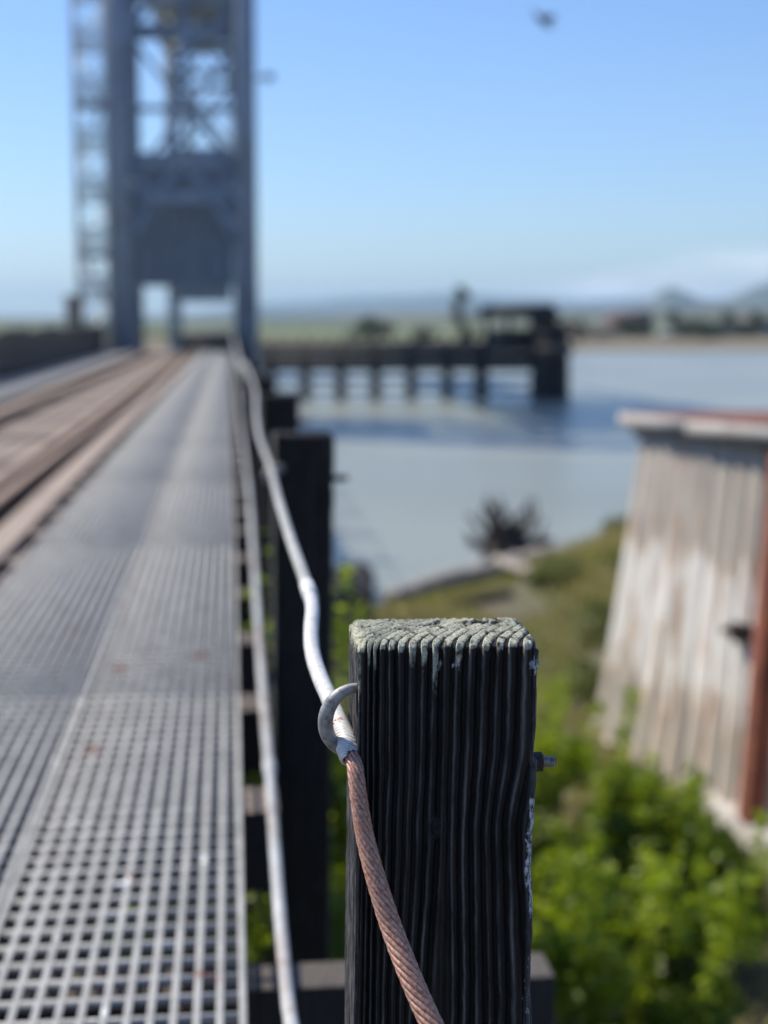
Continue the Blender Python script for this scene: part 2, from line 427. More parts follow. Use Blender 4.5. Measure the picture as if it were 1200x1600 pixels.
def hill(name, dist, depth, prof, label, foot=-4, seed=0):
    # prof: list of (photo x, metres of height) turned into a ridge with real depth
    px = np.array([a for a, b in prof], float); hh = np.array([b for a, b in prof], float)
    n, m_ = 260, 26
    u = np.linspace(px[0], px[-1], n); h = np.interp(u, px, hh)
    th = np.arctan((u-360)/2400.)
    V = []
    for j in range(m_):
        t = j/(m_-1)*2-1
        d = dist + t*depth
        k = np.cos(t*math.pi/2)**1.3 if abs(t) < 1 else 0
        hz = foot + (h-foot)*k*(1+.16*fbm(u*.02, np.full(n, t*3.), o=5, seed=seed+1))
        V.append(np.stack([np.tan(th)*d, np.full(n, d), hz], -1))
    V = np.array(V)
    o = struct(link(name, mesh_np(name, V, gridF(m_, n), M['hill'], smooth=True))); tag(o, label, 'hills'); return o
hill('hills', 7200, 900, [(-2500,40),(-400,25),(0,16),(160,14),(300,30),(415,75),(500,92),(560,100),(620,118),(690,120),(750,125),(800,112),(870,104),(930,92),(1000,100),(1100,92),(1200,110),(1500,160),(2600,190),(4000,120)], 'long hazy blue hill range on the far horizon', seed=40)
hill('hills', 4300, 420, [(930,-3),(985,40),(1020,56),(1040,88),(1058,100),(1075,88),(1100,60),(1140,50),(1165,76),(1190,98),(1230,116),(1300,90),(1500,60),(1800,20),(2100,-3)], 'dusky purple double peaked hill at the right', seed=60)
hill('hills', 1500, 260, [(-900,-3),(-200,2),(100,3),(300,4),(415,6),(500,6),(600,7),(680,8),(760,8),(860,9),(940,10),(1000,11),(1060,12),(1120,14),(1200,13),(1500,12),(2400,4),(3000,-3)], 'low green rise behind the far marsh', seed=80)

# ------------------------------------------------------------------ foliage makers
def leaf_mesh(name, centers, size, mat, tone, flat=.5, aspect=.5):
    n = len(centers)
    ax = rng.normal(size=(n, 3)); ax[:, 2] *= flat; ax /= np.linalg.norm(ax, axis=1)[:, None]
    q = rng.normal(size=(n, 3)); bx = np.cross(ax, q); bx /= np.linalg.norm(bx, axis=1)[:, None]
    nz = np.cross(ax, bx)
    L = (np.asarray(size)*np.ones(n)*rng.uniform(.6, 1.3, n))[:, None]; Wd = L*aspect
    c = np.asarray(centers)
    v = np.stack([c-ax*L*.5, c-ax*L*.05+bx*Wd*.5+nz*L*.06, c+ax*L*.5, c-ax*L*.05-bx*Wd*.5+nz*L*.06], 1)
    return mesh_np(name, v.reshape(-1, 3), np.arange(4*n).reshape(n, 4), mat, attrs={'tone': np.repeat(np.clip(tone, 0, 1), 4)})
def bush(name, loc, rad, h, nlobes, nleaf, size, mat, label, cat='bush', group=None, seed=0, shoots=0, stem=True):
    rr = np.random.default_rng(seed); root = empty(name, loc)
    tag(root, label, cat, group)
    lobes = []
    for i in range(nlobes):
        a = rr.uniform(0, 2*math.pi); q = rad*math.sqrt(rr.uniform(0, 1))*.8
        lz = h*rr.uniform(.25, .8)*(1-.45*(q/rad)**2); lobes.append((q*math.cos(a), q*math.sin(a), lz, rad*rr.uniform(.22, .42)))
    C = []; T = []
    per = nleaf//nlobes
    for lx, ly, lz, lr in lobes:
        d = rr.normal(size=(per, 3)); d /= np.linalg.norm(d, axis=1)[:, None]
        k = rr.uniform(.35, 1.08, per)**.6
        c = np.array([lx, ly, lz])+d*(lr*k)[:, None]*np.array([1, 1, .85])
        C.append(c); T.append(rr.uniform(.0, .9)*.6+rr.uniform(0, .4, per)**1.5)
    for i in range(shoots):
        a = rr.uniform(0, 2*math.pi); q = rad*.9*math.sqrt(rr.uniform(0, 1)); z0 = h*(.75-.3*(q/rad)**2)
        n = 60; t = rr.uniform(0, 1, n); ln = rr.uniform(.25, .5)*h*.8
        c = np.stack([q*math.cos(a)+rr.normal(0, .035, n)+t*.06, q*math.sin(a)+rr.normal(0, .035, n), z0+t*ln], -1)
        C.append(c); T.append(rr.uniform(.6, 1, n))
    C = np.concatenate(C); T = np.concatenate(T)
    keep = C[:, 2] > .0
    link('foliage', leaf_mesh('foliage', C[keep], size, mat, T[keep]), root)
    if stem:
        mb = MB()
        for lx, ly, lz, lr in lobes[:10]:
            mb.tube([(lx*.08, ly*.08, -.05), (lx*.4, ly*.4, lz*.45), (lx, ly, lz)], [h*.018, h*.012, h*.005], 6, cap=False)
        mb.build('stem', M['bark'], root)
    return root
def gz(x, y): return float(Hf(np.array([x]), np.array([y]))[0])

# bushes on the bank, right of the walkway
BG = 'green bushes on the bank beside the trestle'
bl = [
 # X, Y, rad, h, lobes, leaves, label
 (2.25, 10.0, .80, 2.0, 16, 9000, 'large bright green leafy bush just right of the near post, at its bolt'),
 (2.85, 9.5, .62, 1.42, 14, 7000, 'bright leafy bush below the shed wall, its left neighbour touching the near post'),
 (1.72, 7.8, .60, 1.50, 13, 7000, 'tall shooting green bush at the bottom edge, right beside the near post'),
 (2.45, 8.0, .55, 1.30, 12, 5500, 'green bush with upright pale shoots at the bottom of the picture, middle of the bank'),
 (3.55, 10.9, .5, .5, 10, 4500, 'small green bush at the foot of the grey shed wall'),
 (1.05, 9.2, .75, 1.85, 12, 7000, 'green bush showing in the narrow gap between the near post and the second post'),
 (.30, 7.3, .55, 3.1, 12, 7000, 'sunlit green bush beside the walkway edge, seen past the lower cable'),
 (-.22, 5.2, .5, 2.6, 10, 6000, 'green bush growing under the walkway, seen through the open grating'),
 (.35, 10.6, .8, 2.6, 12, 6000, 'green bush behind the second post at the walkway edge'),
 (1.6, 13.4, .9, 1.1, 12, 5000, 'dull green bush behind the near post, further down the bank'),
 (1.3, 7.0, .55, 1.3, 10, 5500, 'green bush mostly hidden behind the near post'),
]
for i, (x, y, r0, h0, nl, nf, lab) in enumerate(bl):
    bush('bush', (x, y, gz(x, y)-.05), r0, h0, nl, nf, .078, M['leaf'], lab, group=BG, seed=100+i, shoots=14 if i in (0, 2, 3, 1, 6) else 5)

SG = 'low scrub on the bank beside the shed'
for i, (x, y, r0, h0, lab) in enumerate([(6.1, 21.6, .8, .6, 'low olive scrub clump on the top of the bank, left of the shed roof'), (5.0, 19.4, .7, .5, 'low olive scrub clump halfway down the bank'), (4.9, 22.4, .6, .4, 'low scrub clump nearest the driftwood'), (4.0, 16.9, .6, .5, 'low scrub clump at the far foot of the shed wall'), (3.2, 14.0, .6, .45, 'low scrub clump behind the large bright bush'), (6.6, 24.2, .7, .5, 'low brownish scrub clump at the crest of the bank by the water')]):
    bush('scrub', (x, y, gz(x, y)-.05), r0, h0, 10, 2600, .07, M['scrub'], lab, cat='shrub', group=SG, seed=300+i, stem=False)
# grass: blades over the bank
nb = 60000
gx = rng.uniform(-3, 12, nb*2); gy = rng.uniform(7, 27.5, nb*2)
dens = fbm(gx*.6, gy*.6, o=4, seed=31)
sy = shoreY(gx)
ok = (gy < sy-.5) & (dens > -.35+.5*(gx < 1.2))
ok &= ~((gx > 4.1) & (gy < 15.7) & (gy > 11.0)); gx, gy, dens = gx[ok][:nb], gy[ok][:nb], dens[ok][:nb]
n = len(gx); gz0 = Hf(gx, gy)
L = rng.uniform(.07, .22, n)*(1+.9*(gx > 4.8)*(gy > 16.5)); a = rng.uniform(0, 6.28, n); ln = rng.normal(0, .35, (n, 2))
b0 = np.stack([gx, gy, gz0-.02], -1); sdv = np.stack([np.cos(a), np.sin(a), 0*a], -1)*.012
tip = b0+np.stack([ln[:, 0]*L, ln[:, 1]*L, L], -1); mid = b0+np.stack([ln[:, 0]*L*.3, ln[:, 1]*L*.3, L*.6], -1)
V = np.stack([b0-sdv, b0+sdv, mid+sdv*.8, mid-sdv*.8, tip], 1).reshape(-1, 3)
k = np.arange(n)*5
F = np.concatenate([np.stack([k, k+1, k+2, k+3], -1), np.stack([k+3, k+2, k+4, k+4], -1)])
me = bpy.data.meshes.new('grass'); tri = F[:, 2] == F[:, 3]
me.from_pydata(V.tolist(), [], [f[:3] if t else f for f, t in zip(F.tolist(), tri)])
at = me.attributes.new('tone', 'FLOAT', 'POINT')
tn = np.clip(.5+.9*fbm(gx*.8, gy*.8, o=3, seed=77)+.35*np.exp(-(((gx-7)/2.5)**2+((gy-24.5)/1.6)**2))+.8*(gx > 2.75)*(gy < 11)+rng.uniform(-.2, .2, n), 0, 1)
at.data.foreach_set('value', np.repeat(tn, 5).astype(np.float32)); me.materials.append(M['grass'])
tag(link('grass', me), 'mixed green and dry brown grass covering the bank', 'grass', kind='stuff')

# far-shore vegetation
def farbush(x, px, Y, wpx, hpx, label, name='shrub', cat='shrub', seed=0, mat='farveg'):
    X0 = (px-360)/2400.*Y; wd = wpx/2400.*Y; hg = hpx/2400.*Y
    return bush(name, (X0, Y, WZ+.7), wd/2, hg, 12, 2600, wd*.055, M[mat], label, cat=cat, group='shrubs on the far shore', seed=seed)
farbush(0, 583, 245, 76, 56, 'broad dark shrub on the far shore above the fender boards', seed=1, mat='leafdark')
farbush(0, 735, 232, 40, 40, 'green shrub at the foot of the tall dark tree on the far shore', seed=2)
farbush(0, 905, 240, 40, 60, 'green shrub just right of the dolphin hut on the far shore', seed=3)
farbush(0, 1000, 300, 60, 44, 'low shrub left of the pink house on the far shore', seed=4)
farbush(0, 1110, 280, 90, 40, 'wide green shrub in front of the far grey sheds', seed=5)
farbush(0, 1185, 300, 60, 56, 'rightmost shrub on the far shore', seed=6)
farbush(0, 660, 260, 46, 30, 'low shrub between the broad dark shrub and the tall tree', seed=7)
def tree(px, Y, hpx, wpx, label, seed, base=WZ+.7):
    X0 = (px-360)/2400.*Y; hg = hpx/2400.*Y; wd = wpx/2400.*Y; rr = np.random.default_rng(seed)
    root = empty('tree', (X0, Y, base)); tag(root, label, 'tree', 'trees on the far shore')
    mb = MB(); mb.tube([(0, 0, -.2), (.04*hg, 0, .3*hg), (-.02*hg, .02*hg, .62*hg), (.03*hg, 0, .85*hg)], [.035*hg, .028*hg, .018*hg, .008*hg], 8)
    C = []; T = []
    for i in range(13):
        z = hg*rr.uniform(.35, .95); aa = rr.uniform(0, 6.28); q = wd*.42*(1-abs(z/hg-.55)*.9)*rr.uniform(.3, 1)
        tip = (q*math.cos(aa), q*math.sin(aa), z); mb.tube([(0, 0, z-.15*hg), tip], [.012*hg, .004*hg], 5, cap=False)
        d = rr.normal(size=(260, 3)); d /= np.linalg.norm(d, axis=1)[:, None]
        C.append(np.array(tip)+d*(wd*.17*rr.uniform(.3, 1, 260))[:, None]); T.append(rr.uniform(0, 1)*.6+rr.uniform(0, .4, 260))
    mb.build('trunk', M['bark'], root)
    link('crown', leaf_mesh('crown', np.concatenate(C), wd*.07, M['leafdark'], np.concatenate(T)), root)
tree(722, 228, 92, 46, 'tall dark ragged tree on the far shore left of the dolphin hut', 5)
tree(1062, 330, 42, 34, 'round tree behind the far houses', 6)
tree(1150, 340, 38, 36, 'second round tree on the far shore, near the right edge', 8)

# far houses
def house(px, Y, wpx, hpx, rpx, wallc, roofc, label, seed=0):
    X0 = (px-360)/2400.*Y; wd = wpx/2400.*Y; hg = hpx/2400.*Y; rh = rpx/2400.*Y; dp = wd*.55
    root = empty('house', (X0, Y, WZ+.85)); tag(root, label, 'house', 'houses on the far shore')
    mw = two('house_wall', wallc, tuple(c*.85 for c in wallc), .5, .85, bump=.1); mr_ = two('house_roof', roofc, tuple(c*.8 for c in roofc), .8, .85, bump=.1)
    MB().box((-wd/2, -dp/2, -.6), (wd/2, dp/2, hg)).build('wall', mw, root)
    v = [(-wd*.54, -dp*.6, hg), (wd*.54, -dp*.6, hg), (wd*.54, dp*.6, hg), (-wd*.54, dp*.6, hg), (-wd*.5, -dp*.04, hg+rh), (wd*.5, -dp*.04, hg+rh), (wd*.5, dp*.04, hg+rh), (-wd*.5, dp*.04, hg+rh)]
    MB().hexa(v).build('roof', mr_, root)
    nw = max(2, int(wd/4))
    for i in range(nw):
        xx = -wd/2+wd*(i+.5)/nw; ww = min(.9, wd/nw*.28)
        MB().box((xx-ww, -dp/2-.08, hg*.4), (xx+ww, -dp/2+.02, hg*.72)).build('window', M['dark'], root)
house(990, 330, 66, 26, 15, (.34,.24,.22), (.20,.13,.12), 'pinkish low house with a dull red roof across the water')
house(925, 300, 74, 11, 7, (.36,.28,.22), (.25,.16,.12), 'long low tan shed beside the dolphin across the water')
house(1058, 300, 40, 9, 5, (.40,.40,.41), (.35,.36,.38), 'small pale house at the middle of the far right shore')
house(1130, 310, 80, 14, 9, (.28,.28,.30), (.20,.20,.22), 'long grey shed on the far right shore')
house(1205, 320, 60, 22, 10, (.32,.30,.30), (.22,.20,.21), 'grey house cut by the right edge of the picture')

# driftwood
def dlog(pts, r0, r1, mat, label, name='driftwood_log', seed=0):
    pts = [Vector(q) for q in pts]; rr = random.Random(seed); n = 26; out_ = []; rad = []
    for i in range(n):
        t = i/(n-1)*(len(pts)-1); k = min(int(t), len(pts)-2); f = t-k
        out_.append(pts[k].lerp(pts[k+1], f)+Vector((0, 0, rr.uniform(-.02, .02)))); rad.append((r0+(r1-r0)*i/(n-1))*rr.uniform(.85, 1.15))
    return tag(MB().tube(out_, rad, 10).build(name, mat, smooth=True), label, 'log', 'driftwood on the near shore')
def G(px, py, z, dz=0): q = PZ(px, py, z); return Vector((q.x, q.y, max(WZ-.03, gz(q.x, q.y))+dz))
dlog([G(607, 945, -3.15, .10), G(690, 925, -3.1, .2), G(770, 905, -3.0, .22), G(858, 880, -2.9, .22)], .15, .19, M['drift'], 'long grey driftwood log lying along the waterline', seed=1)
dlog([G(778, 905, -3.1, .32), G(815, 925, -3.0, .18), G(838, 940, -3.0, .1)], .10, .08, M['drift'], 'short pale driftwood log lying across the long one', seed=2)
dlog([G(700, 962, -3.1, .03), G(800, 950, -3.0, .06)], .07, .08, M['darkwood'], 'dark wet log at the water edge below the pale logs', seed=3)
tag(MB().tube([G(528, 962, -3.2, -.1), G(545, 930, -3.2, .30), G(560, 925, -3.2, .28), G(572, 958, -3.2, -.1)], [.2, .3, .28, .12], 10).build('boulder', M['darkwood'], smooth=True), 'black wet boulder in the shallows beside the second post', 'boulder')
# root wad of a stump
c0 = G(793, 885, -3.15, 0.05); root = empty('stump', c0); tag(root, 'dark upturned tree stump with spread roots at the shore', 'stump')
rr = random.Random(4); root.scale = (1.3, 1.3, 1.25); mb = MB()
mb.tube([(0, 0, -.1), (0.05, .0, .28), (.0, .05, .5)], [.42, .36, .2], 12)
mb.build('trunk', M['darkwood'], root, smooth=True)
for i in range(40):
    a = rr.uniform(0, 6.28); up = rr.uniform(.1, 1.0); ln = rr.uniform(.35, .95)*(1.0 if math.cos(a) > -.3 else 1.15)
    e = Vector((math.cos(a)*ln*(1-.55*up), math.sin(a)*ln*.7*(1-.5*up), .22+up*.85))
    m1 = e*.5+Vector((rr.uniform(-.16, .16), rr.uniform(-.16, .16), rr.uniform(-.06, .2))); m2 = e*.8+Vector((rr.uniform(-.14, .14), rr.uniform(-.1, .1), rr.uniform(-.12, .12)))
    MB().tube([(0, 0, .15), m1, m2, e], [.10, .05, .032, .016], 7).build('root', M['darkwood'], root, smooth=True)

# ------------------------------------------------------------------ shed
S = empty('shed', (4.2, 13.6, -3.0)); tag(S, 'leaning grey clad shed with peeling white paint and a rust red roof edge', 'shed')
def sw(p): return Vector(p)-Vector((4.2, 13.6, -3.0))
Bf, Bn = Vector((3.80, 15.54, -3.05)), Vector((4.46, 11.6, -3.05))
Tf, Tn = Vector((4.25, 15.5, .16)), Vector((4.58, 11.6, .30))
n, m_ = 520, 90
u = np.linspace(0, 1, n); v = np.linspace(0, 1, m_)
U, Vv = np.meshgrid(u, v, indexing='ij')
bf, bn, tf, tn_ = map(np.array, (Bf, Bn, Tf, Tn))
Pt = (bf*(1-U[..., None])+bn*U[..., None])*(1-Vv[..., None])+(tf*(1-U[..., None])+tn_*U[..., None])*Vv[..., None]
nrm = np.array([-1, -.14, 0.05])
ph = U*11.4+.12*fbm(U*9, Vv*2, o=2, seed=5)
kk = np.floor(ph); fr = ph-kk
wave = .062*np.sin(np.pi*np.clip(fr/.78, 0, 1))**.6 + .012*(np.mod(kk*7, 3)-1)
flare = .26*np.clip(.30-Vv, 0, 1)**1.5*(1+.6*np.sin(kk*2.3))
disp = wave*(1-.1*Vv)+flare+.01*fbm(U*40, Vv*3, o=3, seed=8)
Pt = Pt+nrm*disp[..., None]
Pt[..., 2] = Pt[..., 2]+(Vv < .02)*.05*np.sin(kk*1.9)
Pt -= np.array((4.2, 13.6, -3.0))
link('side_wall', mesh_np('side_wall', Pt, gridF(n, m_), M['clad'], attrs={'height': Vv, 'board': hash3(kk, kk*0, kk*0, 77)}, smooth=True), S)
# other walls: far end, camera-facing end, back (plain battered boards)
def wallbox(a, b, c, d, name, th=.06):     # quad a,b bottom, c,d top ; thickened
    a, b, c, d = map(Vector, (a, b, c, d)); nn = (b-a).cross(d-a).normalized()*th
    k, ms = 40, 2; V = []
    for s0 in (0, 1):
        for i in range(k+1):
            t = i/k; off = nn*(s0+.35*(i % 2)*(1-s0)); V.append(sw(a.lerp(b, t)+off)); V.append(sw(d.lerp(c, t)+off))
    F = []
    for s0 in (0, 1):
        q = s0*(k+1)*2
        for i in range(k): F.append([q+2*i, q+2*i+2, q+2*i+3, q+2*i+1])
    me = mesh_np(name, V, F, M['clad'], attrs={'height': [0, 1]*((k+1)*2)}); return link(name, me, S)
W2 = 3.6
wallbox((4.52, 11.58, -3.05), (4.46+W2, 11.95, -3.05), (4.4+W2, 12.0, .3), (4.52, 11.58, .3), 'end_wall')
wallbox((3.86, 15.58, -3.05), (3.8+W2, 16.0, -3.05), (4.2+W2, 15.9, .16), (4.26, 15.56, .16), 'end_wall')
wallbox((4.46+W2, 11.95, -3.05), (3.8+W2, 16.0, -3.05), (4.2+W2, 15.9, .16), (4.4+W2, 12.0, .3), 'back_wall')
# roof: slab with pale fascia, rust top
Rf = P(966, 664, 15.75); Rn = P(1203, 688, 11.9)
dirv = (Rn-Rf); dirv.normalize()
Rn2 = Rf+dirv*4.6
side = Vector((-dirv.y, dirv.x, 0)).normalized()
if side.x < 0: side = -side
th = .11
mb = MB(); wdt = 4.5; tz = Vector((0, 0, th))
ov = side*.035
mb.hexa([sw(Rf+ov), sw(Rn2+ov), sw(Rn2+side*wdt), sw(Rf+side*wdt), sw(Rf+ov+tz), sw(Rn2+ov+tz), sw(Rn2+side*wdt+tz), sw(Rf+side*wdt+tz)])
roof = mb.build('roof', M['roofrust'], S)
for k0, k1 in ((0, .42), (.425, 1)):
    a, b = Rf.lerp(Rn2, k0), Rf.lerp(Rn2, k1)
    t2 = Vector((0, 0, th+.015 if k0 == 0 else th-.005)); dn = Vector((0, 0, -.02))
    MB().hexa([sw(a+dn), sw(b+dn), sw(b+side*.033+dn), sw(a+side*.033+dn), sw(a+t2), sw(b+t2), sw(b+side*.033+t2), sw(a+side*.033+t2)]).build('fascia', M['fascia'], S)
mb = MB()
for i in range(26):
    t = (i+.5)/26; a = Rf.lerp(Rn2, t)+tz+side*.06
    mb.beam(sw(a+Vector((0, 0, .012))), sw(a+side*4.3+Vector((0, 0, .012))), .05, .03)
mb.build('roof_rib', M['roofrust'], S)
for i in range(9):
    t = (i+.3)/9; a = Rf.lerp(Rn2, t)+side*.12+Vector((0, 0, -.075))
    MB().beam(sw(a), sw(a+side*.5), .06, .10).build('rafter', M['clad'], S)
# rusted column, fittings, footing
mb = MB(); a = Vector((4.29, 12.02, -3.05)); b = Vector((4.45, 11.90, .26))
mb.beam(sw(a), sw(b), .16, .20, up=(0, 1, 0)); mb.beam(sw(a+Vector((-.09, .03, 0))), sw(b+Vector((-.09, .03, 0))), .02, .24, up=(0, 1, 0))
mb.build('column', M['rustcol'], S, bevel=.008)
q = P(1163, 988, 12.55); MB().box(sw(q-Vector((.10, .07, .07))), sw(q+Vector((.08, .07, .08)))).tube([sw(q-Vector((.20, 0, -.02))), sw(q+Vector((.02, 0, .02)))], .035, 8).build('bracket', M['dark'], S)
q = P(1163, 985, 12.8); MB().box(sw(q-Vector((.03, .07, .10))), sw(q+Vector((.12, .07, .10)))).build('rust_plate', M['rustcol'], S)
q = P(997, 1092, 14.82); MB().box(sw(q-Vector((.05, .07, .12))), sw(q+Vector((.12, .08, .12)))).build('vent', M['dark'], S, bevel=.02)
mb = MB(); mb.hexa([sw(v_) for v_ in ((4.05, 12.9, -3.2), (4.2, 11.2, -3.2), (4.9, 11.2, -3.2), (4.75, 12.95, -3.2), (4.12, 12.85, -2.86), (4.27, 11.25, -2.82), (4.9, 11.25, -2.80), (4.7, 12.9, -2.84))])
mb.build('footing', M['footing'], S, bevel=.03)

# ------------------------------------------------------------------ trestle deck
DECK0, DECK1 = .9, 68.0
TZ = -.17                                   # top of ties
ords = ['nearest', 'second', 'third', 'fourth', 'fifth', 'sixth', 'seventh', 'eighth']
def tie_mesh(name, xa, xb):
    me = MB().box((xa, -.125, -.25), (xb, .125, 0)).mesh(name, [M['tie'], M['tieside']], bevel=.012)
    for p_ in me.polygons: p_.material_index = 0 if p_.normal.z > .3 else 1  # weathered top, creosoted sides; the contrast also paints in sun and shade
    return me
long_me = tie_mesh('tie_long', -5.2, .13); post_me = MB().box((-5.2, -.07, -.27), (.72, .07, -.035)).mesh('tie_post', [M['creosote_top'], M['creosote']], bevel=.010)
for p_ in post_me.polygons: p_.material_index = 0 if p_.normal.z > .3 else 1; short_me = tie_mesh('tie_short', -3.75, -1.25)  # worn top paler, sides black: sun and shade put into the colour too
y = .94; i = 0; nl = 0
while y < DECK1:
    lng = i % 3 == 0
    o = link('railway_tie', (post_me if nl == 2 else long_me) if lng else short_me, loc=(0, y+random.uniform(-.015, .015), TZ+random.uniform(-.008, .002)+(0.03 if lng else 0)))
    o.rotation_euler = (0, 0, R(random.uniform(-.4, .4)))
    if lng:
        if 0 < nl < 6: lab = '%s long timber tie beyond the near post, crossing under the lower cable' % ['', 'hidden first', 'long-ended lit', 'third', 'fourth', 'fifth'][nl]
        elif nl == 0: lab = 'long timber tie under the walkway short of the near post'
        else: lab = 'long weathered timber tie far along the trestle, carrying track and both walkways'
        nl += 1
    else: lab = 'short weathered timber tie between the two rails of the track'
    tag(o, lab, 'railway tie', 'timber ties of the trestle')
    y += .4; i += 1
for k, (xa, xb, zt) in enumerate([(-1.59, -1.37, -.10), (-3.62, -3.36, -.08)]):
    y = DECK0-.5; seg = 0
    while y < DECK1-.5:
        o = MB().box((xa, y, TZ-.02), (xb, min(y+5.98, DECK1), zt+random.uniform(-.006, .006))).build('guard_timber', M['beam'], bevel=.012)
        side_ = 'right rail and the walkway grating' if k == 0 else 'left rail and the far walkway'
        if seg < 5: lab = '%s tan guard timber in the row between the %s' % (ords[seg], side_)
        else: lab = 'distant tan guard timber in the row between the %s' % side_
        tag(o, lab, 'timber', 'guard timbers along the track'); y += 6.0; seg += 1
def rail(name, xc, label, w0=.075):
    root = empty(name, (xc, 0, TZ)); tag(root, label, 'rail', 'rails of the track')
    L0, L1 = .4, DECK1+.3
    MB().box((-.07, L0, .005), (.07, L1, .022)).box((-.012, L0, .0225), (.012, L1, .125)).build('rail_base', M['rail'], root)
    MB().box((-w0/2, L0, .126), (w0/2, L1, .168)).build('rail_head', M['railtop'], root, bevel=.006)
rail('rail', -1.71, 'rusty running rail nearest the walkway')
rail('rail', -1.90, 'rusty guard rail lying close inside the right running rail', .07)
rail('rail', -3.22, 'far left rusty running rail of the track')
# planks between rails
y = 6.; seg = 0
for k in range(5):
    xa = -3.02+k*.205
    MBk = MB(); yy = 4.0
    while yy < DECK1-1:
        MBk.box((xa, yy, TZ+.001), (xa+.19, yy+3.6, TZ+.035+.006*random.random())); yy += 3.62
    tag(MBk.build('deck_plank_row', M['tie']), '%s row of brown boards laid between the rails, counted from the left rail' % ['first', 'second', 'third', 'fourth', 'fifth'][k], 'boards', 'boards between the rails')
# stringers and bents
for x0, lab in ((-1.8, 'dark timber stringer under the right rail'), (-3.2, 'dark timber stringer under the left rail')):
    tag(MB().box((x0-.25, -1, -.95), (x0+.25, DECK1, TZ-.235)).build('stringer', M['creosote']), lab, 'beam')
bent = empty('trestle_bent', (0, 4.1, 0)); tag(bent, 'dark pile bent holding the trestle deck, nearest the camera', 'trestle bent', 'pile bents under the trestle')
MB().box((-5.0, -.18, -1.35), (-.45, .18, -.955)).build('cap', M['creosote'], bent)
for xx in (-4.6, -3.3, -1.8, -.95):
    MB().tube([(xx, 0, -5.2), (xx*.98, 0, -1.352)], [.17, .15], 12).build('pile', M['creosote'], bent)
for i in range(1, 13):
    c = copy_tree(bent); c.location = (0, 4.1+i*5.0, 0); c['label'] = 'dark pile bent holding the trestle deck, further along over bank and water'

# grating panels
def grating(name, nb_, length, pitch=.0434, cp=.088, bw=.0150):
    mb = MB()
    for i in range(nb_+1):
        x0 = i*pitch
        hw = bw/2 if 0 < i < nb_ else bw/2*1.0
        # bar with chamfered top
        z1 = 0 if 0 < i < nb_ else .003
        a = (x0-hw, 0); v = [(x0-hw*.55, 0, -.011), (x0+hw*.55, 0, -.011), (x0+hw*.55, length, -.011), (x0-hw*.55, length, -.011), (x0-hw, 0, z1-.0012), (x0+hw, 0, z1-.0012), (x0+hw, length, z1-.0012), (x0-hw, length, z1-.0012)]
        mb.hexa(v)
        mb.hexa([(x0-hw, 0, z1-.0011), (x0+hw, 0, z1-.0011), (x0+hw, length, z1-.0011), (x0-hw, length, z1-.0011), (x0-hw*.8, .001, z1), (x0+hw*.8, .001, z1), (x0+hw*.8, length-.001, z1), (x0-hw*.8, length-.001, z1)])
    n = int(length/cp)
    for j in range(n+1):
        yy = .012+j*(length-.024)/n
        mb.box((.004, yy-.0075, -.020), (nb_*pitch-.004, yy+.0075, -.0014))
    return mb.mesh(name, M['grating'])
gA = grating('grating', 12, 3.58); gB = grating('grating', 14, 3.58)
def place_grating(me, x, rowlab, far_only=0):
    y0 = -1.9; k = 0
    while y0 < DECK1-3:
        o = link('grating_panel', me, loc=(x, y0, random.uniform(-.002, .002))); o.rotation_euler = (R(random.uniform(-.05, .05)), 0, 0)
        if k < 2: nm = 'nearest' if k == 1 else 'off-picture near'
        elif k < 7: nm = ords[k-1]
        else: nm = 'distant blurred'
        tag(o, '%s grey grating panel %s' % (nm, rowlab), 'walkway panel', 'grating panels of the walkways'); y0 += 3.6; k += 1
place_grating(gA, .010-12*.0434, 'in the row along the lower cable')
place_grating(gB, .010-12*.0434-.021-14*.0434, 'in the row along the guard timber')
place_grating(gB, -4.33, 'in the inner row of the walkway left of the track')
place_grating(gB, -4.97, 'in the outer row of the walkway left of the track')
for x0, lab in ((-.10, 'steel bearer'), (-.60, 'steel bearer'), (-1.02, 'steel bearer')):
    tag(MB().box((x0-.03, -1, TZ+.036), (x0+.03, DECK1, -.032)).build('bearer', M['rail']), {-.10: 'thin rusty bearer under the walkway edge beside the lower cable', -.60: 'thin rusty bearer under the seam of the walkway panels', -1.02: 'thin rusty bearer under the walkway edge beside the track'}[x0], 'bearer', 'bearers under the walkway')
for x0, lab in ((-4.8, 'thin bearer under the outer edge of the left walkway'), (-3.9, 'thin bearer under the inner edge of the left walkway')):
    tag(MB().box((x0-.03, 3, TZ+.036), (x0+.03, DECK1, -.032)).build('bearer', M['rail']), lab, 'bearer', 'bearers under the walkway')

# ------------------------------------------------------------------ the posts
PW, PD = .2015, .150
TOPZ = .957
rowsY = [985, 1150, 1300, 1600]
tab = [
 [556,562,573,583,594,608,623,640,659,677,694,714,734,754,776,795,818,846,875,905],
 [556,562,572,582,592,608,623,639,658,674,692,709,730,750,772,792,814,845,872,902],
 [556,564,573,582,592,604,620,635,651,669,688,704,721.5,741,758,774,793,816,842,870],
 [552,560,568,578,588,598,612,625,640,655,673,705,723,742,762,778,798,825,850,880]]
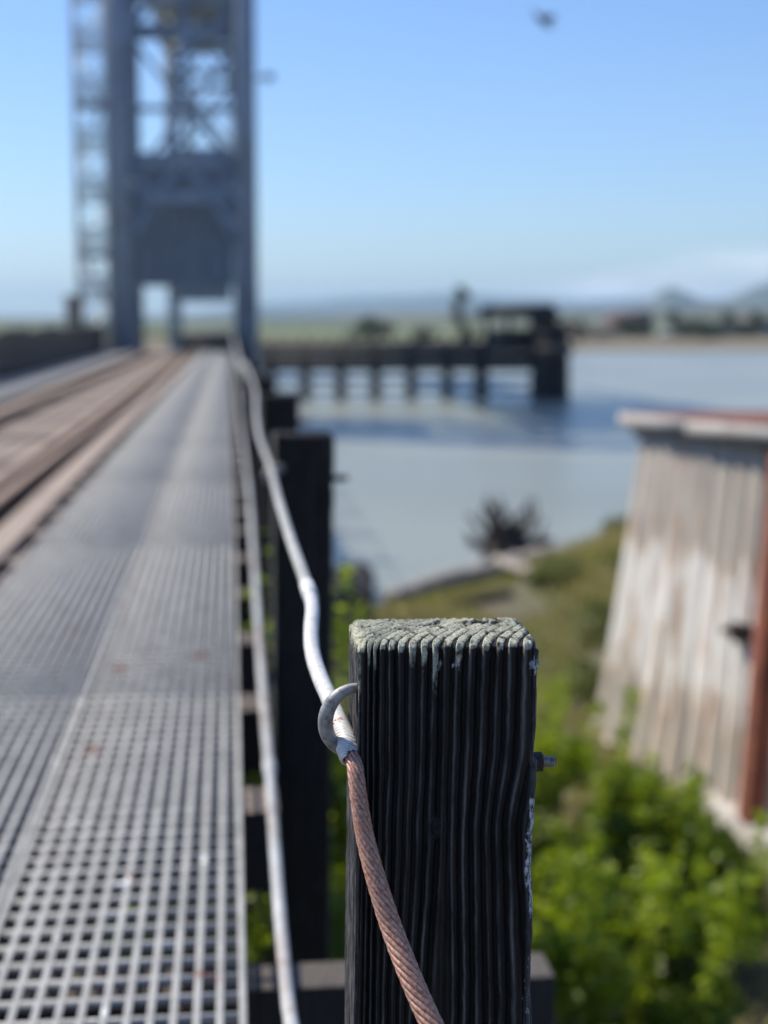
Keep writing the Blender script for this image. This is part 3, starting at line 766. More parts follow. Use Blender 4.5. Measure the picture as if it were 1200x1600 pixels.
# convert photo columns into metres on the front face
tx = []; tz = []
for py, row in zip(rowsY, tab):
    zz_ = P(700, py, 1.6).z-TOPZ; tz.append(zz_)
    tx.append([P(px, py, 1.6).x-.1305-.012*zz_ for px in row])
tx = np.array(tx); tz = np.array(tz)       # tz descending
idx = np.arange(tx.shape[1])
def ringcoord(x, y, z, warp=.085, flip=False):
    yy = np.clip(y/PD, 0, 1.3)
    xe = x - warp*yy**1.7 - .004*fbm(x*9, y*14, z*1.2, o=3, seed=3)*1.0
    zc = np.clip(z, tz[-1], tz[0])
    out_ = np.zeros_like(x)
    flat = xe.ravel(); zf = zc.ravel(); res = np.zeros_like(flat)
    # extend linearly left of table
    for k in range(len(tz)-1):
        hi_, lo_ = tz[k], tz[k+1]
        m_ = (zf <= hi_+1e-9) & (zf >= lo_-1e-9)
        if not m_.any(): continue
        t = (hi_-zf[m_])/(hi_-lo_); t = t*t*(3-2*t)
        q = flat[m_]
        # interpolate table rows at each point by evaluating both rows (close enough, rows are monotonic)
        def ev(row, q):
            r = np.interp(q, row, idx)
            r = np.where(q < row[0], (q-row[0])/.0085, r); return np.where(q > row[-1], idx[-1]+(q-row[-1])/.018, r)
        # blend inverse functions through a few fixed-point steps
        uu = ev(tx[k], q)*(1-t)+ev(tx[k+1], q)*t
        for _ in range(5):
            def rowat(row, u_):
                r = np.interp(u_, idx, row); return np.where(u_ < 0, row[0]+u_*.0085, r)
            xx = rowat(tx[k], uu)*(1-t)+rowat(tx[k+1], uu)*t
            dx = (rowat(tx[k], uu+.05)*(1-t)+rowat(tx[k+1], uu+.05)*t-xx)/.05
            uu = uu+np.clip((q-xx)/np.maximum(dx, 1e-3), -1, 1)
        res[m_] = uu
    return res.reshape(x.shape)
def sstep(a, b, v): t = np.clip((v-a)/(b-a), 0, 1); return t*t*(3-2*t)
def profile(fr):
    return sstep(0, .07, fr)*(1-.36*np.clip((fr-.10)/.4, 0, 1))*(1-sstep(.48, .78, fr))
def make_post_mesh(seed=0, dens=1.0, W_=PW, D_=PD, zbot=-1.9, zdense=-.50, lean=.012):
    faces = []
    Rr = .013
    def box_pts(face, nu, nv):
        if face in ('front', 'back'):
            a = np.linspace(0, W_, nu)
            zz = zcoords(nv); A, B = np.meshgrid(a, zz, indexing='ij')
            return A, np.full_like(A, 0 if face == 'front' else D_), B
        if face in ('left', 'right'):
            a = np.linspace(0, D_, nu); zz = zcoords(nv); A, B = np.meshgrid(a, zz, indexing='ij')
            return np.full_like(A, 0 if face == 'left' else W_), A, B
        a = np.linspace(0, W_, nu); b = np.linspace(0, D_, nv); A, B = np.meshgrid(a, b, indexing='ij')
        return A, B, np.zeros_like(A)
    def zcoords(nv):
        top_ = np.linspace(0, -.05, max(4, int(nv*.28)), endpoint=False); mid_ = np.linspace(-.05, zdense, int(nv*.66), endpoint=False)
        return np.concatenate([top_, mid_, np.linspace(zdense, zbot, 10)])
    nz = int(430*dens); nxx = int(500*dens); nyy = int(240*dens)
    V = []; F = []; A1 = []; A2 = []; A3 = []; A4 = []; off = 0; K0 = []
    for face in ('front', 'left', 'right', 'back', 'top'):
        nu, nv = {'front': (nxx, nz), 'back': (nxx, nz), 'left': (nyy, nz), 'right': (nyy, nz), 'top': (nxx, nyy)}[face]
        x, y, z = box_pts(face, nu, nv); nu, nv = x.shape
        p_ = np.stack([x, y, z], -1); K0.append(np.round(p_.reshape(-1, 3)*1e6).astype(np.int64)); lo = np.array([Rr, Rr, -99]); hi_ = np.array([W_-Rr, D_-Rr, -Rr])
        inner = np.clip(p_, lo, hi_); d = p_-inner; ln = np.linalg.norm(d, axis=-1, keepdims=True)
        nrm_ = d/np.maximum(ln, 1e-9); q = inner+nrm_*Rr
        # worn corners
        u = ringcoord(q[..., 0]+.0*seed, q[..., 1], q[..., 2]) + seed*3.37
        u = u + (.10*fbm(q[..., 2]*14, q[..., 0]*20, q[..., 1]*10, o=3, seed=51)+.04*fbm(q[..., 2]*70, q[..., 0]*60, q[..., 1]*60, o=2, seed=52))
        k = np.floor(u); fr = u-k
        pr = profile(fr)
        rnd = hash3(k, k*0, k*0, 5+seed)
        topn = sstep(.35, .85, nrm_[..., 2])
        amp = .0092*(.55+.6*rnd)*(1-.35*topn)*(1-.05*topn)
        crumb = fbm(q[..., 0]*330, q[..., 1]*330, q[..., 2]*330, o=4, seed=9+seed)
        crumb2 = fbm(q[..., 0]*60, q[..., 1]*60, q[..., 2]*60, o=3, seed=19+seed)
        sidef = sstep(.5, .95, np.abs(nrm_[..., 0]))*(1-topn)
        fine = vnoise(q[..., 0]*900, q[..., 1]*900, q[..., 2]*12, seed=29+seed)*.5+vnoise(q[..., 0]*350, q[..., 1]*350, q[..., 2]*6, seed=30+seed)*.5
        # knots
        disp = amp*(pr-1)
        disp *= (1-.55*sidef)
        disp += crumb*.0009*topn+crumb2*(.0010-.0002*topn)+fine*(.0002+.0017*sidef)
        dark = sstep(-.05, .35, crumb2)*sstep(.45, .9, q[..., 1]/D_)*topn*sstep(.05, .10, q[..., 0])
        disp -= .003*dark
        if seed == 0:
            for kx, kz, kr in ((.0905, -.206, .011),):
                rr_ = np.hypot((q[..., 0]-kx), (q[..., 2]-kz)*.8); kn = np.exp(-(rr_/kr)**4)*(nrm_[..., 1] < -.5)
                disp = disp*(1-kn)+kn*(-.0025+.0012*np.cos(rr_/kr*14))
            # split right edge, drop of lost wood below
            er = sstep(W_-.012, W_-.002, q[..., 0])*(nrm_[..., 2] < .5)
            disp -= er*.004*(.5+.5*fbm(q[..., 2]*30, q[..., 1]*20, o=3, seed=44))*sstep(-.09, -.14, q[..., 2])
        q = q+nrm_*disp[..., None]
        x_ = q[..., 0]+lean*q[..., 2]
        q = np.stack([x_, q[..., 1], q[..., 2]], -1)
        V.append(q.reshape(-1, 3)); f_ = gridF(nu, nv)+off
        if face in ('front', 'right'): pass
        F.append(f_[:, ::-1] if face in ('back', 'left') else f_); off += nu*nv
        zl = -q[..., 2]
        ext = .005+.030*hash3(k, k*0, k*0, 8)**2+.05*(hash3(k, k*0, k*0, 18) > .86)
        lich = np.maximum(topn*.95*(.0+1.0*sstep(.12, .5, pr)), (1-sstep(.004, ext*1.6, zl))*.95*(.2+.8*pr))*(1-.85*dark)
        A1.append(lich.ravel())
        A2.append(((1-sstep(.05, .30, fr))*sstep(-.0, .03, fr)*(1-topn)*(.35+.65*rnd)).ravel())  # mask of the painted highlight, left edge of each rib
        xr = q[..., 0]-lean*q[..., 2]
        res = 1.15*sstep(W_-.017, W_-.009, xr+.004*fbm(zl*60, zl*0, o=2, seed=71))*(.55*sstep(.012, .02, zl)*(1-sstep(.035, .045, zl))+.62*sstep(.165, .18, zl)*(1-sstep(.30, .34, zl))+.42*sstep(.34, .36, zl))
        res = res*(topn < .3)
        for dx_, dz_ in ((.0905, .027), (.106, .025)):     # dried resin drops
            res = np.maximum(res, .72*np.exp(-(((xr-dx_)/.0035)**2+((zl-dz_)/.008)**2)**2)*(q[..., 1] < .02))
        if seed: res = res*0; A1[-1] = A1[-1]*.35
        A3.append(res.ravel()); A4.append((sidef).ravel())
    K0 = np.concatenate(K0); key = K0[:, 0]*(10**14)+K0[:, 1]*(10**7)-K0[:, 2]
    _, first_, inv = np.unique(key, return_index=True, return_inverse=True); inv = inv.ravel()
    cat = lambda A_: np.concatenate(A_)[first_]
    me = mesh_np('post', cat(V), inv[np.concatenate(F)], M['post'],
                 attrs={'lichen': cat(A1), 'ridge_light': cat(A2), 'resin': cat(A3), 'sideface': cat(A4)}, smooth=True)
    return me
PG = 'dark guard posts along the right of the walkway'
post = link('timber_post', make_post_mesh(0), loc=(.1305, 1.6, TOPZ))
post.rotation_euler = (0, 0, R(-1.0))
tag(post, 'near sharp black ridged post with a pale lichened top, in front of all others', 'post', PG)
def eyebolt(parent, cx, cy, cz, rad=.0345, tr=.0062, rot=R(8)):
    # half-eye in the plane across the view, opening into the post; flattened bar
    mb = MB(); pts = []; rads = []
    for i in range(33):
        a = R(84)+R(196)*i/32
        x = cx+rad*math.cos(a)*.98; z = cz+rad*math.sin(a)*1.12
        pts.append((x, cy+(math.cos(a)*.35)*.02-.010*math.sin(a), z)); rads.append(tr*(.74+.62*math.sin(math.pi*i/32)))
    pts.insert(0, (cx+.02, cy+.0, cz+rad*1.12-.002)); rads.insert(0, tr*.7)
    mb.tube(pts, rads, 18)
    return mb.build('eye_bolt', M['galv'], parent, smooth=True)
eyebolt(post, .0015, .030, P(548, 1129, 1.62).z-TOPZ)
# through-bolt end and nut on the right side
bz = P(862, 1186, 1.66).z-TOPZ; byy = .055
mb = MB(); pts = []; rads = []
for i in range(40):
    t = i/39; pts.append((PW-.01+t*.036, byy, bz)); rads.append(.0058+.0006*math.sin(i*math.pi)+(.0007 if i % 3 == 0 else 0)-(.002 if i > 37 else 0))
mb.tube(pts, rads, 16); mb.build('bolt_end', M['galv'], post, smooth=False)
mb = MB(); mb.tube([(PW-.006, byy, bz), (PW+.011, byy, bz)], [.0115, .0115], 6); mb.build('nut', M['bolt'], post, bevel=.0012)
mb = MB(); mb.tube([(PW-.008, byy, bz), (PW-.0015, byy, bz)], [.017, .017], 4); mb.build('washer', M['bolt'], post, bevel=.001)

# second post and the rest
lo_me = make_post_mesh(3, dens=.34, W_=.205, D_=.19)
def simple_bolt(parent, side=1):
    MB().tube([(-.03, .06, -.16), (-.005, .06, -.155), (.02, .06, -.155)], [.012, .012, .012], 8).build('eye_bolt', M['galv'], parent, smooth=True)
    MB().tube([(.20, .06, -.157), (.255, .06, -.157)], [.012, .010], 8).build('bolt_end', M['bolt'], parent, smooth=True)
specs = [(.148, 5.2, .915), (.165, 8.3, .90), (.15, 12.0, .86)]
labs = ['second dark post, behind the near one and cutting the water', 'third dark post, just left of and behind the second', 'fourth dark post, at the end of the dark fender boards']
first = None
for i in range(17):
    if i < 3: x0, y0, z0 = specs[i]
    else: x0, y0, z0 = .15+random.uniform(-.01, .01), 12+3.6*(i-2), .72+random.uniform(-.03, .05)
    if y0 > DECK1: break
    if first is None:
        first = o = link('timber_post', lo_me, loc=(x0, y0, z0)); simple_bolt(o)
    else: o = copy_tree(first); o.location = (x0, y0, z0)
    o.rotation_euler = (0, R(random.uniform(-.5, .5)) if i else 0, R(random.uniform(-2, 2)))
    tag(o, labs[i] if i < 3 else 'distant blurred dark post along the right of the walkway near the tower', 'post', PG)

# ------------------------------------------------------------------ cables
def catmull(pts, step):
    pts = [np.array(p, float) for p in pts]; pts = [2*pts[0]-pts[1]]+pts+[2*pts[-1]-pts[-2]]
    o_ = []
    for i in range(1, len(pts)-2):
        a, b, c, d = pts[i-1:i+3]; L_ = np.linalg.norm(c-b); n = max(2, int(L_/step))
        t = (np.arange(n)/n)[:, None]
        o_.append(.5*((2*b)+(c-a)*t+(2*a-5*b+4*c-d)*t**2+(3*b-a-3*c+d)*t**3))
    o_.append(np.array([pts[-2]])); return np.concatenate(o_)
def sweep(name, path, rfun, nth, mat, parent=None, caps=True):
    n = len(path); T = np.gradient(path, axis=0); T /= np.linalg.norm(T, axis=1)[:, None]
    s = np.concatenate([[0], np.cumsum(np.linalg.norm(np.diff(path, axis=0), axis=1))])
    a = np.cross(T[0], [0, 0, 1.]); a /= np.linalg.norm(a); A = []
    for i in range(n):
        a = a-T[i]*a.dot(T[i]); a /= np.linalg.norm(a); A.append(a.copy())
    A = np.array(A); B = np.cross(T, A)
    th = np.linspace(0, 2*np.pi, nth, endpoint=False); TH, SS = np.meshgrid(th, s)
    r, gro = rfun(TH, SS, s[-1])
    V = path[:, None, :]+(A[:, None, :]*np.cos(TH)[..., None]+B[:, None, :]*np.sin(TH)[..., None])*r[..., None]
    V = V.reshape(-1, 3); F = gridF(n, nth, True)
    gro = gro.ravel()
    me = mesh_np(name, V, F, mat, attrs={'groove': gro}, smooth=True)
    return link(name, me, parent)
def rope_r(rad, N, lay, depth=.16):
    def f(TH, S_, L_):
        ph = (TH*1.0/(2*np.pi)+S_/lay)*N
        t = (ph % 1)-.5
        lob = np.sqrt(np.clip(1-(t*1.9)**2, .02, 1))
        fine = .012*np.sin((ph*7+S_/lay*18)*2*np.pi)*0
        r = (rad+.0032*sstep(.02, .30, S_))*(1-depth+depth*lob)*(1+.012*vnoise(TH*6, S_*300, seed=3))
        return r, np.clip((.55-lob)/.4, 0, 1)
    return f
def wrap_r(rad, pitch, depth=.05, slant=0.0, end_flare=0, s0=0):
    def f(TH, S_, L_):
        ph = S_/pitch+TH/(2*np.pi)+slant*np.cos(TH-1.0)
        t = (ph % 1)-.5; lob = np.sqrt(np.clip(1-(t*1.95)**2, .02, 1))
        fade = 1.0
        rr_ = rad*(1-depth+depth*lob)*(1+.025*vnoise(TH*2, S_*60, seed=5))
        return rr_, np.clip((.5-lob)/.5, 0, 1)*.8
    return f
# guard cable: bare rusty end in front of the post, white wrapped length beyond the eye bolt
def Pp(px, py, Y): q = P(px, py, Y); return (q.x, q.y, q.z)
bare = [Pp(530, 1130, 1.66), Pp(544, 1165, 1.628), Pp(554, 1195, 1.600), Pp(561, 1250, 1.582), Pp(571, 1310, 1.568), Pp(588, 1375, 1.55), Pp(612, 1450, 1.53), Pp(641, 1525, 1.50), Pp(674, 1600, 1.47), Pp(720, 1690, 1.43), Pp(800, 1850, 1.38), Pp(860, 2100, 1.33)]
root = empty('guard_cable', (0, 0, 0)); tag(root, 'upper guard cable, rusty rope at the near post and white beyond its hook', 'cable')
path = catmull(bare, .0011)
sweep('bare_rope', path, rope_r(.0088, 10, .125, .30), 120, M['rope'], root)
wr = [Pp(550, 1183, 1.610), Pp(541, 1157, 1.632), Pp(527, 1120, 1.68), Pp(513, 1088, 1.74), Pp(497, 1050, 1.83), Pp(488, 1018, 1.93), Pp(486, 985, 2.03), Pp(488, 950, 2.18), Pp(483, 925, 2.32)]
wr2 = [Pp(472, 893, 2.5), Pp(455, 845, 2.95), Pp(438, 790, 3.6), Pp(428, 752, 4.5), Pp(424, 733, 5.15), Pp(412, 702, 5.6), Pp(404, 676, 6.2), Pp(400, 645, 6.9), Pp(399, 610, 8.3), Pp(390, 585, 10.2), Pp(381, 565, 12.0)]
rad1 = .0100
def near_r(TH, S_, L_):
    pit = .0052
    slant = 1.5*np.exp(-S_/.06)
    ph = S_/pit+TH/(2*np.pi)+slant*np.cos(TH+.5)
    t = (ph % 1)-.5; lob = np.sqrt(np.clip(1-(t*1.95)**2, .02, 1))
    dep = .13*np.exp(-S_/.09)+.05
    bulge = 1+.20*np.exp(-((S_-.018)/.03)**2)
    fray = 1+.10*np.exp(-S_/.004)*vnoise(TH*3, S_*0, seed=8)
    return rad1*bulge*fray*(1-dep+dep*lob)*(1+.02*vnoise(TH*2, S_*60, seed=5)), np.clip((.5-lob)/.5, 0, 1)*(.6+.4*np.exp(-S_/.08))
sweep('white_wrap', catmull(wr, .0007), near_r, 90, M['wrap'], root)
# torn lip of the wrap: separated coils
rng2 = random.Random(2); Aq = Vector(Pp(546, 1172, 1.62)); Bq = Vector(Pp(553, 1192, 1.603)); ax = (Bq-Aq).normalized()
e1 = ax.cross(Vector((0, 1, 0))).normalized(); e2 = ax.cross(e1).normalized()
for i in range(6):
    c_ = Aq.lerp(Bq, i/5.*.8); pts = []
    lenA = R(250-i*14); st = R(60+i*10)
    for k in range(22):
        an = st+lenA*k/21; rr_ = .0122-.0001*i+rng2.uniform(-.0002, .0002)
        pts.append(c_+(e1*math.cos(an)+e2*math.sin(an))*rr_+ax*(.004*math.cos(an-.6)-.002))
    MB().tube(pts, [.0019*(1 if 0 < k < 21 else .5) for k in range(22)], 8).build('wrap_coil', M['wrap'], root, smooth=True)
sweep('white_wrap', catmull([wr[-1]]+wr2, .012), wrap_r(.0104, .05, .03), 16, M['wrap2'], root)
# splice collar at the knee and at the second post
q0, q1 = Vector(wr[-1]), Vector(wr2[0])
MB().tube([q0-(q1-q0)*.25, q0, q0+(q1-q0)*.35], [.0118, .0126, .0116], 14).build('splice_collar', M['wrap'], root, smooth=True)
far = [wr2[-1]]
for i in range(15):
    yy = 12+3.6*(i+.5); far.append((.12, yy, .80)); far.append((.125, 12+3.6*(i+1), .84-.15*min(1, i)))
sweep('white_wrap', catmull(far, .15), wrap_r(.0128, .5, .02), 10, M['wrap'], root)
q = Vector(Pp(426, 735, 5.12)); MB().tube([q+Vector((-.02, -.05, -.01)), q+Vector((0, 0, 0)), q+Vector((.03, .05, 0))], [.017, .02, .017], 12).build('clamp', M['galv'], root, smooth=True)
# lower cable
root = empty('lower_cable', (0, 0, 0)); tag(root, 'lower grey guard cable running straight beside the walkway edge', 'cable')
l1 = [Pp(484, 1720, 2.3), Pp(455, 1600, 2.55), Pp(440, 1460, 2.95), Pp(430, 1330, 3.4), Pp(421, 1200, 4.05)]
l2 = [Pp(421, 1200, 4.05), Pp(415, 1130, 4.45), Pp(408, 1040, 5.2), Pp(401, 940, 6.3), Pp(396, 860, 7.5), Pp(388, 760, 10.2), Pp(379, 680, 14.5), Pp(374, 640, 19), Pp(371, 600, 27)]
l2 += [(.11, 40, .12), (.11, 55, .12), (.11, 67.5, .12)]
l1.insert(0, (.085, 1.2, -.05))
sweep('cover', catmull(l1, .01), wrap_r(.0133, .03, .015), 18, M['pipe'], root)
sweep('cover', catmull(l2, .02), wrap_r(.0145, .3, .015), 14, M['pipe'], root)
a, b = Vector(l1[-2]), Vector(l1[-1]); d = (b-a).normalized()
MB().tube([b-d*.05, b-d*.04, b+d*.05, b+d*.06], [.014, .0175, .0175, .014], 14).build('coupling', M['pipe'], root, smooth=True)

# ------------------------------------------------------------------ railing left of the far walkway
fr_ = empty('timber_railing', (-5.12, 0, 0)); tag(fr_, 'dark timber railing with posts left of the far walkway', 'railing')
for k, (z0, z1) in enumerate(((.84, 1.02), (.52, .74), (.10, .40))):
    MB().box((-.05+k*.002, 12, z0), (.0+k*.002, DECK1-3, z1)).build('railing_board', M['creosote'], fr_)
yy = 12.2
while yy < DECK1-3:
    h_ = random.uniform(1.0, 1.14); MB().box((-.235, yy-.1, -.95), (-.055, yy+.1, h_)).build('railing_post', M['creosote'], fr_); yy += 1.5

# ------------------------------------------------------------------ lift bridge towers
def tower(Yf, label, flip=1, stair=True):
    T = empty('lift_tower', (-2.03, Yf, -3.2)); tag(T, label, 'lift bridge tower', 'towers of the lift bridge')
    def W(x, y, z): return Vector((x+2.03, y-Yf, z+3.2))
    HT = 27.; D = 8.0*flip
    xl, xr = -4.40, .80; lw = .82
    for k, (xc, yy) in enumerate(((xl, Yf), (xr, Yf), (xl, Yf+D), (xr, Yf+D))):
        mb = MB(); mb.box(W(xc-lw/2, yy-.06, -4), W(xc+lw/2, yy-.03, HT)).box(W(xc-lw/2, yy+.57, -4), W(xc+lw/2, yy+.60, HT))
        mb.box(W(xc-lw/2+.05, yy-.015, -4), W(xc-lw/2+.09, yy+.568, HT)).box(W(xc+lw/2-.09, yy-.015, -4), W(xc+lw/2-.05, yy+.568, HT))
        mb.build('leg', M['steel'], T)
    z1, z2, z3, z4 = 6.3, 7.75, 14.2, 20.5
    def face(yy, full):
        y_ = yy
        B = [((xl, z2), (xr, z2), .5), ((xl, z1), (xr, z1), .42), ((xl, z3+.2), (xr, z3+.2), .7), ((xl, z4), (xr, z4), .5), ((xl, HT-.3), (xr, HT-.3), .6)]
        xm = (xl+xr)/2
        D_ = []
        if full:
            D_ += [((xl+.1, z2+.1), (xl+1.4, z1), .3), ((xm, z2), (xl+1.35, z1+.05), .3), ((xm, z2), (xr-1.35, z1+.05), .3), ((xr-.1, z2+.1), (xr-1.4, z1), .3),
                   ((xl+1.3, z1), (xl+.2, z1-2.2), .32), ((xr-1.3, z1), (xr-.2, z1-2.2), .32), ((xr-.2, z3), (xm+.35, z3-2.0), .34), ((xm-.3, z3), (xl+.2, z3+1.2), .2)]
        else:
            D_ += [((xl, z2), (xm, (z2+z3)/2), .2), ((xm, (z2+z3)/2), (xr, z2), .2), ((xl, z3), (xm, (z2+z3)/2), .2), ((xr, z3), (xm, (z2+z3)/2), .2), ((xl, (z2+z3)/2), (xr, (z2+z3)/2), .26), ((xm, z2), (xm, z3), .2)]
        D_ += [((xl, z3+.3), (xr, z4), .26), ((xr, z3+.3), (xl, z4), .26), ((xl, z4), (xr, HT-.3), .26), ((xr, z4), (xl, HT-.3), .26)]
        for i, ((a, b), (c, d), t) in enumerate(B+D_):
            MB().beam(W(a, y_+.27+.012*i, b), W(c, y_+.27+.012*i, d), .30, t, up=(0, 0, 1) if abs(c-a) > abs(d-b)*.2 else (1, 0, 0)).build('brace', M['steel'], T)
    face(Yf, True); face(Yf+D, False)
    for xc in (xl, xr):
        for i, (za, zb) in enumerate(((z1, z1), (z2, z3), (z3, z2), (z3, z3), (z4, z4), (z3, z4), (-.8, -.8), (z1, -.8))):
            MB().beam(W(xc+.02*i-.06, Yf+.6*flip, za), W(xc+.02*i-.06, Yf+D-.2*flip, zb), .16, .24).build('brace', M['steel'], T)
    # intermediate column strip, ladder rungs, head frame, sheaves
    MB().box(W(-1.75, Yf-.02, z2+.25), W(-1.45, Yf+.22, z3)).build('hanger_column', M['steel'], T)
    MB().box(W(xl-.5, Yf-.4*flip, HT+.005), W(xr+.5, Yf+D+.6*flip, HT+.6)).build('head_frame', M['steel'], T)
    for xc in (xl, xr):
        MB().tube([W(xc-.2, Yf+D/2, HT+2.0), W(xc+.2, Yf+D/2, HT+2.0)], [1.7, 1.7], 28).build('sheave', M['steel'], T)
        MB().tube([W(xc-.35, Yf+D/2, HT+2.0), W(xc+.35, Yf+D/2, HT+2.0)], [.2, .2], 12).build('sheave_axle', M['steel'], T)
    # base pedestals
    for xc in (xl, xr):
        for yy in (Yf+.27, Yf+D+.27): MB().box(W(xc-.8, yy-.8, -5.2), W(xc+.8, yy+.8, -1.6)).build('pedestal', M['concrete'], T)
    # floodlight bracket on the right leg
    MB().beam(W(xr+lw/2, Yf, 11.15), W(xr+lw/2+.55, Yf-.1, 11.2), .07, .07).box(W(xr+lw/2+.35, Yf-.35, 11.05), W(xr+lw/2+.72, Yf+.05, 11.32)).build('lamp', M['dark'], T)
    # counterweight
    cw = empty('counterweight', (-2.03, Yf+D*.5, 2.8)); tag(cw, 'big blue grey counterweight block hanging low in the %s' % ('near tower' if stair else 'far tower'), 'counterweight')
    MB().box((-2.22, -1.5, 0), (2.22, 1.5, 5.6)).build('block', M['concrete'], cw, bevel=.05)
    for i in range(5):
        x0 = -2.0+i*1.0; MB().box((x0-.05, -1.56, .2), (x0+.05, -1.502, 5.4)).build('rib', M['steel'], cw)
    for x0 in (-2., 2.):
        for k in range(3): MB().tube([(x0, -.2+.2*k, 5.61), (x0+(.69 if x0 > 0 else -.69), -.2+.2*k, 24.4)], .02, 6).build('hoist_rope', M['dark'], cw)
    return T
tower(65.0, 'tall blue grey steel lift tower astride the track, filling the upper left')
tower(132.0, 'far lift tower seen through the openings of the near one', flip=-1, stair=False)
# lift span raised between the towers
sp = empty('lift_span', (-2.03, 99, 22)); tag(sp, 'raised steel lift span hanging high between the two towers', 'lift span')
L2 = 24.5
for x0 in (-2.7, 2.7):
    MB().box((x0-.25, -L2, 0), (x0+.25, L2, .7)).build('bottom_chord', M['steel'], sp)
    MB().box((x0-.22, -L2+5, 7.2), (x0+.22, L2-5, 7.8)).build('top_chord', M['steel'], sp)
    for k in range(10):
        ya = -L2+k*4.9; yb = ya+4.9; up_ = k % 2 == 0
        za, zb = (.35, 7.5) if up_ else (7.5, .35)
        MB().beam((x0, ya, za), (x0, yb, zb), .28, .34).build('diagonal', M['steel'], sp)
for k in range(11):
    ya = -L2+k*4.9; MB().box((-2.44, ya-.2, -.15), (2.44, ya+.2, .55)).build('floor_beam', M['steel'], sp)
for x0 in (-1.2, -.4, .4, 1.2): MB().box((x0-.15, -L2, .56), (x0+.15, L2, .95)).build('floor_stringer', M['steel'], sp)
mb = MB()
for k in range(120): mb.box((-2.4, -L2+.2+k*.405, .955), (2.4, -L2+.45+k*.405, 1.2))
mb.build('deck_ties', M['tie'], sp)
# machinery house under far end seen dark against the sky
MB().box((-1.9, -L2+14, 7.81), (1.9, -L2+24, 10.5)).build('machine_house', M['steel'], sp)

# stair tower left of the near tower
st = empty('stair_tower', (-5.56, 65.6, -3.2)); tag(st, 'pale open stair tower of thin steel beside the left tower leg', 'stair tower')
x0, x1, y0, y1 = -.62, .62, -.65, .65; HS = 26.
for a in (x0, x1):
    for b in (y0, y1): MB().box((a-.05, b-.05, -1.5), (a+.05, b+.05, HS)).build('stair_post', M['steel_light'], st)
nf = 12; fh = 2.02
for k in range(nf):
    z = 3.2+k*fh
    MB().box((x0+.05, y0-.02, z), (x1-.05, y0+.5, z+.06)).build('landing', M['steel_light'] if k % 3 else M['steel'], st)
    s_ = 1 if k % 2 == 0 else -1
    MB().beam((-.5*s_, y0+.62, z), (.5*s_, y1-.1, z+fh), .22, .05).build('stair_flight', M['steel_light'], st)
    mb = MB()
    for zz_ in (.5, 1.0):
        mb.box((x0, y0-.02, z+zz_), (x1, y0+.02, z+zz_+.05)); mb.box((x0, y1-.02, z+zz_), (x1, y1+.02, z+zz_+.05))
        mb.box((x0-.02, y0, z+zz_), (x0+.02, y1, z+zz_+.04)); mb.box((x1-.02, y0, z+zz_), (x1+.02, y1, z+zz_+.04))
    for j in range(7):
        xx = x0+(x1-x0)*(j+.5)/7; mb.box((xx-.02, y0-.02, z+.06), (xx+.02, y0+.02, z+1.0)); mb.box((xx-.02, y1-.02, z+.06), (xx+.02, y1+.02, z+1.0))
    mb.beam((x0, y0, z+fh), (x1, y0, z+1.05), .05, .05); mb.beam((x0, y1, z+1.05), (x1, y1, z+fh), .05, .05)
    mb.build('handrail', M['steel_light'], st)
    if k % 3 == 2: MB().box((x0-.02, y0-.06, z-.16), (x1+.02, y1+.02, z-.002)).build('landing_beam', M['steel'], st)
# control box at the foot, approach parts
tag(MB().box((-6.55, 63.2, .9), (-5.9, 64.0, 2.2)).box((-6.65, 63.1, 2.205), (-5.8, 64.1, 2.28)).box((-6.3, 63.5, -1), (-6.15, 63.65, .9)).build('control_cabinet', M['tie'], bevel=.02), 'small brown control cabinet at the foot of the stair tower', 'cabinet')
g_ = empty('track_gate', (-2.03, 66.6, 0)); tag(g_, 'low dark barrier across the track at the tower opening', 'barrier')
MB().box((-2.2, -.04, .55), (2.2, .04, .72)).build('boom', M['creosote_top'], g_)
for x0 in (-2.1, 0, 2.1): MB().box((x0-.06, -.0395, -.16), (x0+.06, .0395, .549)).build('barrier_post', M['creosote_top'], g_)
# far approach trestle beyond the far tower
ap = empty('far_trestle', (-2.03, 135, 0)); tag(ap, 'dark far approach trestle beyond the far tower', 'trestle')
MB().box((-2.6, 0, -.9), (2.6, 90, -.05)).build('deck', M['creosote_top'], ap)
for k in range(18): MB().box((-2.4, k*5+.2, -5), (2.4, k*5+.6, -.91)).build('bent', M['creosote'], ap)
# pier deck under near tower feet
tag(MB().box((-7.4, 64.0, -1.9), (1.9, 75.5, -1.3)).build('pier_deck', M['creosote']), 'dark timber pier deck under the near tower', 'pier')

# ------------------------------------------------------------------ fender pier right of the tower
FY = 88.
fe = empty('fender_pier', (9.5, FY, WZ)); tag(fe, 'long dark timber fender pier standing in the water right of the tower', 'pier')
def FX(px): return (px-360)/2400.*FY-9.5
for px in (424, 477, 532, 587, 643, 700, 754, 808):
    x0 = FX(px); big = .44 if px == 754 else .34
    if px != 808: MB().tube([(x0, 0, -1.6), (x0, 0, 2.75)], [big, big*.9], 12).build('pile', M['creosote'], fe)
MB().box((FX(405), -.60, 1.8), (FX(842), -.46, 2.64)).box((FX(405), -.60, 2.67), (FX(842), -.46, 3.2)).build('waler', M['creosote'], fe)
for z0_ in (.35, 1.0, 1.6): MB().box((FX(405), -.60, z0_), (FX(842), -.48, z0_+.17)).build('waler', M['creosote'], fe)
MB().box((FX(405), -.29, 3.105), (FX(845), 1.6, 3.25)).build('deck', M['creosote_top'], fe)
rr = random.Random(9)
for i in range(20):
    x0 = FX(410+i*22); MB().box((x0-.07, -.2, 3.255), (x0+.07, 0, 3.6+rr.uniform(0, .25))).build('deck_post', M['creosote'], fe)
